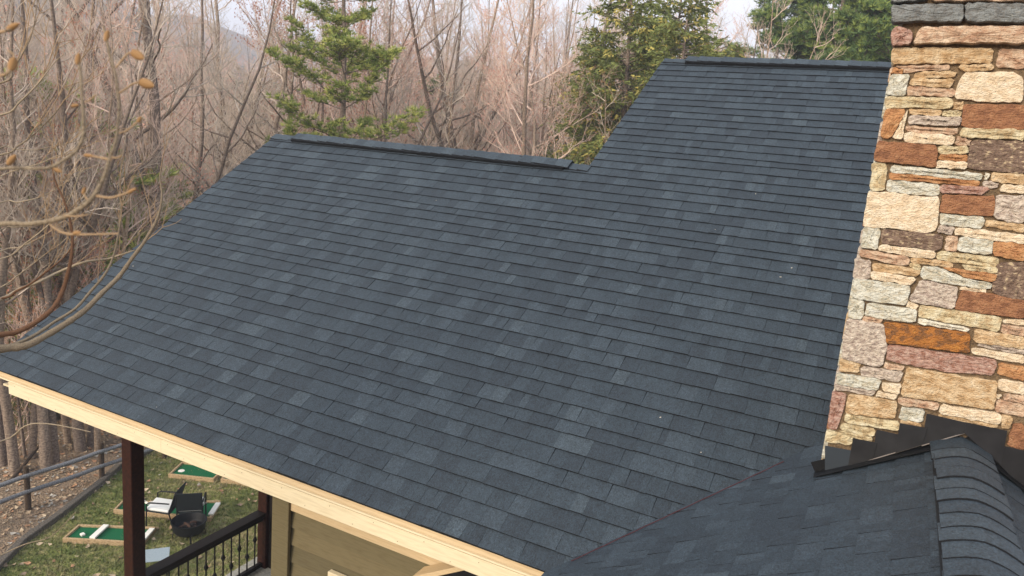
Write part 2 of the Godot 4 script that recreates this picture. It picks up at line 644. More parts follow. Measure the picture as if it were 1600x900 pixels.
func build_chimney(house: Node3D):
	make_stone_mats()
	digit(1360, 0, 5.625, [
		["gy", 180, -150, 700, -150, 690, -50, 185, -48], ["pk", 720, -150, 1360, -150, 1360, -52, 710, -50],
		["gy", 182, -40, 500, -40, 492, 4, 190, 26], ["pk", 530, -40, 1360, -42, 1360, 12, 545, 18],
		["gy", 186, 62, 420, 52, 815, 44, 810, 200, 420, 196, 190, 206], ["gy", 830, 42, 1100, 40, 1360, 46, 1360, 208, 1000, 202, 826, 200],
		["rd", 185, 272, 250, 242, 362, 276, 370, 340, 345, 398, 186, 405], ["pk", 440, 250, 1360, 238, 1360, 388, 900, 384, 375, 394],
		["tn", 188, 445, 210, 420, 1085, 424, 1070, 552, 600, 557, 190, 558], ["pk", 1140, 430, 1360, 432, 1360, 602, 1105, 592],
		["pk", 210, 575, 700, 572, 690, 618, 460, 618, 300, 640, 290, 604], ["tn", 770, 575, 1080, 565, 1085, 618, 810, 632],
		["rs", 178, 642, 205, 598, 285, 608, 280, 647], ["tn", 388, 652, 460, 624, 765, 632, 740, 682, 390, 684],
		["sg", 175, 655, 345, 655, 305, 840, 145, 836], ["tn", 350, 690, 735, 695, 715, 774, 350, 750],
		["pk", 335, 757, 740, 785, 735, 850, 315, 827], ["cr", 820, 640, 1240, 632, 1310, 666, 1345, 720, 1332, 905, 1000, 888, 735, 868, 762, 780],
	])
	digit(1360, 140, 5.625, [
		["yl", 133, 62, 700, 74, 725, 100, 715, 165, 560, 172, 380, 152, 128, 162], ["tn", 735, 108, 822, 108, 800, 182, 733, 167],
		["rs", 130, 175, 312, 178, 180, 432, 84, 426], ["cr", 316, 182, 330, 190, 300, 340, 286, 438, 195, 432, 242, 340],
		["tn", 345, 170, 630, 188, 620, 233, 343, 217], ["yl", 640, 188, 802, 190, 786, 240, 632, 235],
		["lg", 345, 228, 795, 245, 800, 282, 770, 320, 330, 302], ["pk", 325, 316, 780, 345, 765, 392, 480, 386, 304, 362],
		["cr", 305, 374, 742, 408, 736, 487, 284, 457], ["pk", 760, 408, 882, 443, 866, 494, 744, 484],
		["br", 830, 128, 1360, 138, 1360, 352, 1100, 346, 808, 332, 814, 170], ["yl", 800, 338, 1360, 354, 1360, 443, 1000, 427, 778, 412],
		["mt", 895, 445, 1360, 456, 1360, 737, 1100, 717, 853, 692, 870, 540], ["br", 60, 455, 587, 492, 576, 682, 300, 652, 24, 622],
		["yl", 600, 495, 857, 500, 851, 567, 598, 557], ["rs", 610, 570, 852, 575, 846, 637, 604, 614],
		["cr", 585, 620, 847, 640, 841, 700, 568, 682], ["yl", 20, 643, 152, 654, 121, 888, -2, 886],
		["sg", 190, 668, 997, 738, 970, 800, 173, 724], ["rs", 172, 728, 967, 804, 956, 852, 620, 822, 168, 787],
		["wh", 1010, 733, 1047, 737, 1031, 792, 1000, 792], ["tn", 1070, 724, 1360, 745, 1360, 838, 1058, 807],
		["lg", 985, 813, 1050, 803, 1132, 830, 1106, 868, 988, 852],
	])
	digit(1330, 270, 5.0, [
		["sg", 285, 53, 692, 91, 686, 182, 500, 167, 274, 147], ["rd", 700, 98, 1083, 115, 1036, 172, 694, 152],
		["cr", 1180, 93, 1360, 106, 1360, 162, 1163, 142], ["cr", 140, 148, 400, 163, 480, 184, 688, 190, 672, 440, 610, 468, 300, 432, 94, 422, 110, 290],
		["br", 720, 168, 1127, 184, 1112, 342, 900, 327, 693, 312], ["lg", 1140, 168, 1360, 183, 1360, 388, 1240, 387, 1113, 352],
		["sg", 695, 318, 1043, 348, 1022, 434, 688, 407], ["tn", 1060, 368, 1360, 404, 1360, 467, 1150, 432, 1048, 417],
		["lg", 690, 413, 803, 428, 787, 482, 678, 467], ["cr", 820, 428, 1360, 484, 1360, 552, 1000, 512, 803, 482],
		["sg", 93, 428, 227, 438, 206, 602, 73, 587], ["mt", 250, 438, 718, 488, 712, 577, 660, 607, 228, 547],
		["cr", 225, 558, 662, 619, 646, 672, 560, 667, 208, 607], ["pk", 745, 493, 837, 503, 826, 614, 733, 602],
		["sg", 845, 498, 1112, 528, 1092, 642, 833, 612], ["rs", 1115, 533, 1360, 558, 1360, 692, 1103, 642],
		["pk", 68, 598, 462, 659, 441, 727, 250, 697, 58, 652], ["yl", 690, 610, 1153, 664, 1142, 742, 663, 674],
		["tn", 475, 663, 803, 704, 782, 742, 468, 702], ["yl", 460, 708, 542, 719, 537, 762, 453, 737],
		["lg", 28, 668, 160, 689, 141, 832, 18, 827], ["tn", 170, 703, 538, 754, 521, 810, 163, 767],
		["cr", 160, 768, 508, 824, 471, 877, 148, 827], ["rs", 700, 735, 1142, 792, 1108, 852, 900, 815],
		["sg", 550, 733, 690, 742, 900, 826, 1100, 862, 1080, 915, 545, 827], ["yl", 860, 715, 1150, 748, 1138, 785, 900, 755],
	])
	digit(1300, 420, 5.0, [
		["mt", 1300, -45, 1510, -50, 1510, 242, 1420, 236, 1254, 192, 1265, 60], ["sg", 173, 73, 480, 113, 617, 144, 577, 287, 163, 230],
		["lg", 690, 88, 988, 144, 952, 314, 598, 252], ["cr", 1010, 143, 1207, 168, 1192, 188, 1000, 164],
		["br", 1010, 168, 1240, 199, 1510, 249, 1510, 392, 958, 317], ["sg", 150, 233, 257, 254, 236, 397, 123, 382],
		["sg", 275, 263, 667, 324, 646, 422, 253, 367], ["cr", 590, 253, 674, 284, 661, 317, 576, 300],
		["yl", 690, 283, 1333, 384, 1307, 490, 673, 380], ["wh", 675, 390, 1083, 469, 1061, 492, 673, 427],
		["pk", 245, 368, 402, 399, 376, 430, 230, 402], ["cr", 1345, 393, 1510, 409, 1510, 442, 1333, 427],
		["pk", 1335, 433, 1510, 459, 1510, 532, 1323, 497], ["lg", 120, 388, 402, 433, 432, 590, 391, 757, 300, 757, 73, 692, 95, 520],
		["og", 410, 413, 1073, 499, 1072, 657, 428, 577], ["rd", 440, 588, 870, 653, 1293, 714, 1262, 832, 900, 802, 418, 712],
		["tn", 1115, 473, 1510, 539, 1510, 627, 1103, 572], ["lg", 1150, 576, 1510, 639, 1510, 672, 1138, 607],
		["cr", 1095, 618, 1510, 684, 1510, 747, 1088, 662], ["rs", 1310, 733, 1510, 769, 1510, 877, 1298, 827],
	])
	digit(1280, 540, 5.0, [
		["tn", 168, 108, 322, 133, 307, 217, 153, 197], ["lg", 335, 163, 652, 204, 636, 287, 318, 232],
		["pk", 510, 133, 662, 164, 656, 197, 498, 172], ["tn", 685, 170, 1393, 284, 1362, 502, 638, 392],
		["cr", 1420, 263, 1610, 299, 1610, 387, 1410, 347, 1398, 290], ["sg", 143, 213, 482, 264, 461, 352, 133, 297],
		["lg", 133, 306, 437, 354, 426, 392, 128, 342], ["cr", 485, 288, 642, 309, 621, 377, 510, 357],
		["cr", 455, 358, 612, 384, 596, 417, 438, 392], ["rd", 108, 363, 212, 379, 186, 530, 130, 657, 68, 647, 88, 470],
		["tn", 225, 378, 612, 434, 592, 572, 203, 527], ["pk", 625, 408, 947, 454, 921, 507, 613, 457],
		["sg", 640, 478, 822, 509, 806, 602, 628, 572], ["cr", 955, 458, 1423, 534, 1411, 617, 938, 532],
		["yl", 205, 533, 632, 599, 626, 662, 198, 597], ["yl", 175, 608, 442, 654, 421, 712, 158, 657],
		["yl", 53, 658, 267, 699, 251, 777, 43, 752], ["cr", 1380, 383, 1422, 389, 1406, 417, 1373, 412],
		["pk", 1450, 378, 1610, 399, 1610, 457, 1438, 422], ["pk", 1395, 428, 1610, 469, 1610, 562, 1368, 512],
		["br", 1520, 608, 1610, 624, 1610, 817, 1468, 782], ["tn", 1430, 543, 1512, 559, 1491, 647, 1423, 642],
		["tn", 940, 540, 1400, 622, 1395, 645, 935, 565], ["yl", 150, 665, 420, 720, 400, 750, 262, 720],
		["tn", 640, 580, 800, 612, 795, 650, 638, 615], ["tn", 1350, 810, 1610, 830, 1610, 905, 1350, 885],
	])
	var mortar := mat(Color(1, 1, 1), 0.95, noise_tex(9, 0.03, [rgb(84, 70, 54), rgb(112, 94, 72), rgb(136, 114, 88)]), 3.0, noise_tex(10, 0.06, [], 512, FastNoiseLite.TYPE_SIMPLEX_SMOOTH, 4, true, 8.0), 1.0)
	var core := MB.new()
	core.cbox(Transform3D(Basis.IDENTITY, Vector3(4.51, 1.5, -1.155)), Vector3(1.26, 4.2, 1.04), 0.01)
	var chimney := obj("chimney", core, mortar, house)
	var rng := RandomNumberGenerator.new()
	rng.seed = 21
	# beyond the frame the courses go on to the far corner
	var y := 0.75
	while y < 3.6:
		var hgt := rng.randf_range(0.06, 0.16)
		var x0 := 4.44 + clampf((3.3 - y) / 2.3, 0.0, 1.0) * 0.46 + 0.012
		while x0 < 5.13:
			var w := minf(rng.randf_range(0.14, 0.36), 5.16 - x0)
			var j := 0.004
			stone_polys.append([["tn", "cr", "pk", "sg", "br", "lg"][rng.randi() % 6], [Vector2(x0 + j, y + j), Vector2(x0 + w - j, y + j), Vector2(x0 + w - j, y + hgt - j), Vector2(x0 + j, y + hgt - j)]])
			x0 += w
		y += hgt
	for s in stone_polys:
		var area := 0.0
		var p: Array = s[1]
		for j in p.size(): area += p[j].x * p[(j + 1) % p.size()].y - p[(j + 1) % p.size()].x * p[j].y
		area = absf(area) * 0.5
		var proud := rng.randf_range(0.010, 0.022) + minf(area * 0.12, 0.006)
		# the two slab courses under the crown stand further out
		if p[0].y > 3.20: proud += 0.035
		var rough: float = (0.0034 if s[0] in ["br", "og"] else 0.0055 if s[0] in ["cr", "tn"] else 0.0085) * (0.7 if area > 0.02 else 1.15)
		var mesh := stone_mesh(p, rng, proud, rough)
		mesh.surface_set_material(0, stone_mats[s[0]])
		var o := mesh_node("stone", mesh, chimney)
		o.position = Vector3(0, 0, -0.634)
	# side courses, seen only from another place
	for side in [-1.0, 1.0]:
		y = 0.2
		while y < 3.6:
			var hgt := rng.randf_range(0.09, 0.2)
			var z0 := -1.66
			while z0 < -0.66:
				var w := minf(rng.randf_range(0.2, 0.42), -0.645 - z0)
				if w < 0.03: break
				var mb := MB.new()
				mb.cbox(Transform3D(Basis.IDENTITY, Vector3(4.51 + side * 0.632, y + hgt * 0.5, z0 + w * 0.5)), Vector3(0.04, hgt - 0.012, w - 0.012), 0.008)
				obj("stone", mb, stone_mats[["tn", "cr", "pk", "sg", "br", "lg"][rng.randi() % 6]], chimney)
				z0 += w
			y += hgt
	# ---- stepped flashing where the gable meets the front face
	var metal := mat(rgb(48, 48, 50), 0.34, noise_tex(41, 0.006, [rgb(190, 188, 186), rgb(225, 222, 220), rgb(255, 252, 250)]), 2.0)
	metal.metallic = 0.2
	metal.metallic_specular = 0.5
	var bare := mat(rgb(66, 72, 78), 0.4)
	bare.metallic = 0.5
	var black := mat(rgb(14, 15, 17), 0.6)
	var fl := Node3D.new()
	fl.name = "flashing"
	house.add_child(fl, true)
	var zf := -0.600
	var sheets := [
		[1289, 696, 1330, 703, 1326, 729, 1289, 740], [1333, 684, 1371, 691, 1363, 717, 1325, 729],
		[1370, 671, 1408, 679, 1401, 706, 1361, 718], [1406, 660, 1449, 668, 1441, 694, 1399, 707],
		[1448, 646, 1512, 660, 1508, 676, 1440, 696], [1510, 659, 1574, 673, 1564, 727, 1506, 675],
		[1570, 697, 1612, 706, 1612, 776, 1562, 726], [1608, 730, 1660, 742, 1660, 826, 1606, 772],
	]
	for k in sheets.size():
		var s: Array = sheets[k]
		var out := []
		for j in range(0, 8, 2):
			var q := on_z(s[j], s[j + 1], zf)
			out.append(Vector2(q.x, q.y))
		var mb := MB.new()
		var tilt := [0.05, -0.03, 0.06, 0.0, 0.04, -0.05, 0.03, 0.0][k] as float
		mb.prism(Vector3(0, 0, zf + (k % 2) * 0.004 - tilt * out[0].x - tilt * 0.25 * out[0].y), Vector3(1, 0, tilt), Vector3.UP + Vector3.BACK * tilt * 0.25, Vector3.BACK, out, 0.0025)
		var sheet := obj("flashing_sheet", mb, bare if k == 0 else metal, fl)
		sheet.position.z = (k % 2) * 0.004
	var hem_m := mat(rgb(128, 120, 114), 0.35)
	for k in 5:
		var s: Array = sheets[k]
		var mb := MB.new()
		mb.beam(on_z(s[6], s[7], zf) + Vector3(0, 0, 0.006), on_z(s[4], s[5], zf) + Vector3(0, 0, 0.006), 0.005, 0.005, Vector3.UP, 0.001)
		obj("flashing_hem", mb, hem_m, fl)
	# black apron under the sheets, lying on the shingles
	for s in [-1.0, 1.0]:
		var dn := Vector3(s * cos(gable_a), -sin(gable_a), 0)
		var nn := Vector3(s * sin(gable_a), cos(gable_a), 0)
		var mb := MB.new()
		var gt := Vector3(RIDGE_X, (RIDGE_X - GABLE_X0) * GABLE_T, -0.65)
		mb.prism(gt + nn * 0.0200, Vector3.BACK, dn, nn, [Vector2(0.0, 0.0), Vector2(0.125, 0.0), Vector2(0.125, 0.765), Vector2(0.0, 0.765)], 0.002)
		mb.prism(gt + Vector3(0, 0, 0.035) + nn * 0.0200, nn, dn, Vector3.BACK, [Vector2(0.0, 0.0), Vector2(0.06, 0.0), Vector2(0.06, 0.765), Vector2(0.0, 0.765)], 0.002)
		obj("flashing_apron", mb, black, fl)
	# bead of sealant over the first ridge cap
	var seal := MB.new()
	var sp := PackedVector3Array()
	var sr := PackedFloat32Array()
	for q in [[1466, 694], [1485, 693], [1505, 696], [1520, 701], [1535, 710], [1543, 717]]:
		sp.append(on_z(q[0], q[1], -0.585)); sr.append(0.006)
	seal.tube(sp, sr, 6, true)
	obj("sealant", seal, mat(rgb(150, 165, 178), 0.35), fl)
	# dark metal bracket at the corner of the crown
	var pipe := MB.new()
	pipe.cbox(Transform3D(Basis.IDENTITY, Vector3(3.845, 3.62, -0.68)), Vector3(0.05, 0.56, 0.05), 0.004)
	obj("crown_bracket", pipe, black, fl)

# ---------------------------------------------------------------- house body
func profile_board(mb: MB, prof: Array, x0: float, x1: float):
	# prof: (z, y) outline swept along x
	var out := []
	for q in prof: out.append(q)
	mb.prism(Vector3(x0, 0, 0), Vector3.BACK, Vector3.UP, Vector3.RIGHT, out, x1 - x0)

func build_house_body(house: Node3D):
	var rng := RandomNumberGenerator.new()
	rng.seed = 8
	var grain := noise_tex(51, 0.012, [rgb(236, 230, 220), rgb(246, 243, 236), rgb(255, 253, 248), rgb(242, 235, 222)], 512, FastNoiseLite.TYPE_SIMPLEX_SMOOTH, 5)
	var cream := mat(rgb(220, 207, 178), 0.6, grain, 1.3)
	cream.uv1_scale = Vector3(0.5, 6.0, 6.0)
	var raw := mat(rgb(202, 180, 146), 0.7, grain, 2.3)
	raw.uv1_scale = Vector3(0.7, 9.0, 9.0)
	var olive := mat(rgb(108, 100, 76), 0.7, noise_tex(52, 0.012, [rgb(226, 218, 206), rgb(248, 244, 236), rgb(255, 252, 244)]), 1.7)
	olive.uv1_scale = Vector3(0.8, 7.0, 7.0)
	var olives := [olive, olive.duplicate(), olive.duplicate()]
	olives[1].albedo_color = rgb(99, 92, 70)
	olives[2].albedo_color = rgb(113, 104, 79)
	var stain := mat(rgb(58, 28, 18), 0.5, noise_tex(53, 0.02, [rgb(150, 140, 135), rgb(255, 250, 245)]), 2.0)
	var dark := mat(rgb(34, 28, 26), 0.55, noise_tex(54, 0.02, [rgb(170, 165, 160), rgb(255, 250, 245)]), 2.0)
	var iron := mat(rgb(20, 20, 21), 0.5)
	# fascia: crown, bead and board
	var crown := MB.new()
	profile_board(crown, [Vector2(-0.11, -0.016), Vector2(-0.016, -0.016), Vector2(-0.020, -0.030), Vector2(-0.020, -0.050), Vector2(-0.012, -0.062), Vector2(-0.012, -0.074), Vector2(-0.11, -0.074)], -3.35, 2.52)
	var bead := MB.new()
	profile_board(bead, [Vector2(-0.11, -0.081), Vector2(-0.020, -0.081), Vector2(-0.012, -0.084), Vector2(-0.010, -0.091), Vector2(-0.016, -0.098), Vector2(-0.11, -0.098)], -3.33, 2.50)
	var board := MB.new()
	for b in [[-3.10, -0.98], [-0.978, 2.47]]:
		profile_board(board, [Vector2(-0.11, -0.105), Vector2(-0.022, -0.105), Vector2(-0.020, -0.108), Vector2(-0.020, -0.222), Vector2(-0.024, -0.226), Vector2(-0.11, -0.226)], b[0], b[1])
	var fascia := obj("fascia", board, cream, house)
	var nails := MB.new()
	for j in 26:
		var nx := -3.0 + j * 0.21 + rng.randf_range(-0.02, 0.02)
		nails.lathe(Vector3(nx, -0.13 if j % 2 == 0 else -0.20, -0.0205), [Vector2(0.0, 0.003), Vector2(0.003, 0.002), Vector2(0.0035, -0.002), Vector2(0.0, -0.003)], 6)
	obj("nail_heads", nails, mat(rgb(110, 92, 72), 0.6), fascia).set_meta("kind", "stuff")
	obj("crown_molding", crown, raw, fascia)
	obj("bead_molding", bead, cream, fascia)
	# rake boards at the left end
	var rake := MB.new()
	rake.beam(Vector3(-3.345, -0.06, 0.0) + roof_n * -0.06, Vector3(-3.345, -0.06, 0.0) + roof_up * 4.28 + roof_n * -0.06, 0.02, 0.12, roof_n)
	obj("rake_board", rake, cream, house)
	# soffit
	var sof := MB.new()
	sof.cbox(Transform3D(Basis.IDENTITY, Vector3(-0.42, -0.2, -2.0)), Vector3(5.8, 0.02, 3.82), 0.002)
	obj("soffit", sof, cream, house)
	# wall behind the porch eave: boards, frieze, corner board
	var core := MB.new()
	core.cbox(Transform3D(Basis.IDENTITY, Vector3(2.9, -3.35, -3.9)), Vector3(6.0, 6.28, 6.9), 0.002)
	core.cbox(Transform3D(Basis.IDENTITY, Vector3(4.51, -3.35, 1.2)), Vector3(3.2, 6.28, 2.5), 0.002)
	# gable end that closes the upper roof beside the lower ridge
	core.prism(Vector3(1.10, 0, 0), Vector3.BACK, Vector3.UP, Vector3.RIGHT, [Vector2(-0.5, -0.3), Vector2(-11.0, -0.3), Vector2(-11.0, 0.1), Vector2(-5.80, 3.52), Vector2(-0.5, 0.1)], 0.06)
	var wall := obj("wall", core, olive, house)
	var y := -0.56
	var k := 0
	while y > -2.7:
		var sb := MB.new()
		var top := y + 0.012
		var bot := y - 0.155
		sb.prism(Vector3(0.07, 0, 0), Vector3.BACK, Vector3.UP, Vector3.RIGHT, [Vector2(-0.449, top), Vector2(-0.436, top), Vector2(-0.412, bot), Vector2(-0.449, bot)], 2.45)
		obj("siding_board", sb, olives[(k * 2) % 3], wall)
		y -= 0.155
		k += 1
	var fr := MB.new()
	fr.cbox(Transform3D(Basis.IDENTITY, Vector3(1.28, -0.38, -0.412)), Vector3(2.42, 0.36, 0.03), 0.003)
	obj("frieze_board", fr, raw, house)
	var cb := MB.new()
	cb.cbox(Transform3D(Basis.IDENTITY, Vector3(-0.010, -1.50, -0.392)), Vector3(0.18, 2.58, 0.035), 0.004)
	cb.cbox(Transform3D(Basis.IDENTITY, Vector3(-0.111, -1.50, -0.47)), Vector3(0.02, 2.58, 0.15), 0.004)
	obj("corner_board", cb, olive, house)
	# window: casing, dark pane
	var win := MB.new()
	win.cbox(Transform3D(Basis.IDENTITY, Vector3(0.88, -0.985, -0.388)), Vector3(0.74, 0.11, 0.045), 0.004)
	win.cbox(Transform3D(Basis.IDENTITY, Vector3(0.56, -1.58, -0.390)), Vector3(0.10, 1.08, 0.04), 0.004)
	win.cbox(Transform3D(Basis.IDENTITY, Vector3(1.20, -1.58, -0.390)), Vector3(0.10, 1.08, 0.04), 0.004)
	var wn := obj("window", win, cream, house)
	var pane := MB.new()
	pane.cbox(Transform3D(Basis.IDENTITY, Vector3(0.88, -1.58, -0.405)), Vector3(0.54, 1.06, 0.01), 0.001)
	var glass := mat(rgb(20, 24, 28), 0.08)
	obj("pane", pane, glass, wn)
	# raked trim board with a plain near-black panel filling the area below
	var tr := MB.new()
	var p0 := on_z(654, 897, -0.30)
	var p1 := on_z(735, 879, -0.30)
	tr.beam(p0, p1, 0.16, 0.035, Vector3.UP, 0.003)
	var trim := obj("trim_board", tr, raw, house)
	var dk := MB.new()
	var dd := (p1 - p0).normalized()
	dk.prism(Vector3(0, 0, -0.40), Vector3.RIGHT, Vector3.UP, Vector3.BACK, [Vector2(p0.x + 0.01, p0.y - 0.02), Vector2(p1.x, p1.y - 0.02), Vector2(2.48, p1.y - 0.02), Vector2(2.48, -1.6), Vector2(p0.x + 0.01, -1.6)], 0.175)
	obj("dark_panel", dk, mat(rgb(15, 15, 17), 0.7), house)
	# ---- porch: deck, posts, railing
	var deck_m := mat(rgb(176, 176, 172), 0.8, noise_tex(56, 0.015, [rgb(190, 190, 188), rgb(240, 240, 236), rgb(255, 255, 255)]), 2.4)
	var frame := MB.new()
	frame.cbox(Transform3D(Basis.IDENTITY, Vector3(-1.12, -2.81, -1.30)), Vector3(2.04, 0.2, 1.9), 0.004)
	for q in [[-1.96, -0.5], [-1.96, -2.1]]:
		frame.cbox(Transform3D(Basis.IDENTITY, Vector3(q[0], -4.75, q[1])), Vector3(0.14, 3.55, 0.14), 0.005)
	var deck := obj("porch_deck", frame, stain, house)
	for j in 14:
		var db := MB.new()
		db.cbox(Transform3D(Basis.IDENTITY, Vector3(-1.12, -2.695, -0.42 - j * 0.14)), Vector3(2.08, 0.028, 0.134), 0.004)
		obj("deck_board", db, deck_m, deck)
	for q in [[-1.957, -0.470], [-1.957, -2.17]]:
		var ps := MB.new()
		ps.cbox(Transform3D(Basis.IDENTITY, Vector3(q[0], -1.475, q[1])), Vector3(0.135, 2.53, 0.14), 0.006)
		obj("post", ps, stain, house)
	var half_post := MB.new()
	half_post.cbox(Transform3D(Basis.IDENTITY, Vector3(-1.76, -1.475, -2.19)), Vector3(0.25, 2.53, 0.10), 0.006)
	obj("post", half_post, dark, house)
	var rail := MB.new()
	rail.cbox(Transform3D(Basis.IDENTITY, Vector3(-1.957, -1.985, -1.32)), Vector3(0.14, 0.04, 1.56), 0.005)
	rail.cbox(Transform3D(Basis.IDENTITY, Vector3(-1.957, -2.040, -1.32)), Vector3(0.05, 0.07, 1.56), 0.004)
	rail.cbox(Transform3D(Basis.IDENTITY, Vector3(-1.957, -2.640, -1.32)), Vector3(0.05, 0.05, 1.56), 0.004)
	var rl := obj("railing", rail, dark, house)
	for j in 13:
		var z := -0.62 - j * 0.115
		var bl := MB.new()
		bl.cbox(Transform3D(Basis.IDENTITY, Vector3(-1.957, -2.37, z)), Vector3(0.014, 0.64, 0.014), 0.002)
		# forged baskets on every second bar
		var heights := [-2.28] if j % 2 == 0 else [-2.44]
		for h in heights:
			bl.lathe(Vector3(-1.957, h, z), [Vector2(0.008, -0.045), Vector2(0.012, -0.035), Vector2(0.026, 0.0), Vector2(0.012, 0.035), Vector2(0.008, 0.045)], 8)
		obj("baluster", bl, iron, rl)

# ---------------------------------------------------------------- things on the lawn
func on_lawn(px: float, py: float, h := 0.0) -> Vector3:
	return on_y(px, py, LAWN_Y + h)

func golf_green(label: String, corners: Array, turf: Material, timber: Material, white: Material, bars: Array, disc = null):
	# corners: pixels of the top of the frame, front left, back left, back right, front right
	var hgt := 0.11
	var c := []
	for q in corners: c.append(on_lawn(q[0], q[1], hgt))
	var mid := Vector3.ZERO
	for q in c: mid += q / 4.0
	mid.y = LAWN_Y
	var t := thing("golf_green", label, "mini golf", mid, 0.0, "mini golf greens on the lawn")
	var bed := MB.new()
	var out := []
	for q in c: out.append(Vector2(q.x - mid.x, q.z - mid.z))
	bed.prism(Vector3(0, 0.02, 0), Vector3.RIGHT, Vector3.BACK, Vector3.UP, out, 0.045)
	obj("turf", bed, turf, t)
	for j in 4:
		var a: Vector3 = c[j] - mid
		var b: Vector3 = c[(j + 1) % 4] - mid
		a.y = 0.055; b.y = 0.055
		var mb := MB.new()
		var d := (b - a).normalized() * 0.02
		mb.beam(a - d * (1.0 if j % 2 == 0 else -1.0), b + d * (1.0 if j % 2 == 0 else -1.0), 0.045, 0.11, Vector3.UP, 0.004)
		obj("frame_board", mb, timber, t)
	for bar in bars:
		# [x0, y0, x1, y1, width, height]
		var a := on_lawn(bar[0], bar[1], bar[5]) - mid
		var b := on_lawn(bar[2], bar[3], bar[5]) - mid
		a.y = bar[5]; b.y = bar[5]
		var mb := MB.new()
		mb.beam(a, b, bar[4], 0.04, Vector3.UP, 0.004)
		obj("obstacle", mb, white, t)
	if disc:
		var p := on_lawn(disc[0], disc[1], 0.07) - mid
		var mb := MB.new()
		mb.lathe(Vector3(p.x, 0.066, p.z), [Vector2(0.0, 0.006), Vector2(0.075, 0.006), Vector2(0.08, 0.0)], 18)
		obj("cup", mb, white, t)

func patio_chair(label: String, at: Vector3, facing: Vector3, frame_m: Material, sling: Material, cushion: Material):
	var t := thing("patio_chair", label, "chair", at, atan2(-facing.x, -facing.z), "patio chairs by the fire pit")
	# local -z is forward
	for s in [-1.0, 1.0]:
		var leg := MB.new()
		leg.tube(PackedVector3Array([Vector3(s * 0.27, 0, -0.26), Vector3(s * 0.27, 0.60, -0.25), Vector3(s * 0.27, 0.64, -0.18), Vector3(s * 0.27, 0.64, 0.24)]), PackedFloat32Array([0.016, 0.016, 0.018, 0.016]), 8, true)
		obj("arm", leg, frame_m, t)
		var leg2 := MB.new()
		leg2.tube(PackedVector3Array([Vector3(s * 0.26, 0, 0.34), Vector3(s * 0.26, 0.42, 0.22), Vector3(s * 0.26, 0.92, 0.38)]), PackedFloat32Array([0.016, 0.016, 0.015]), 8, true)
		obj("leg", leg2, frame_m, t)
	var seat := MB.new()
	seat.cbox(Transform3D(Basis(Vector3.RIGHT, 0.08), Vector3(0, 0.41, -0.02)), Vector3(0.52, 0.02, 0.52), 0.005)
	obj("seat", seat, sling, t)
	var cu := MB.new()
	cu.cbox(Transform3D(Basis(Vector3.RIGHT, 0.08), Vector3(0, 0.455, -0.03)), Vector3(0.50, 0.07, 0.50), 0.025)
	obj("cushion", cu, cushion, t)
	var back := MB.new()
	back.cbox(Transform3D(Basis(Vector3.RIGHT, 0.30), Vector3(0, 0.68, 0.305)), Vector3(0.51, 0.50, 0.022), 0.006)
	obj("backrest", back, sling, t)

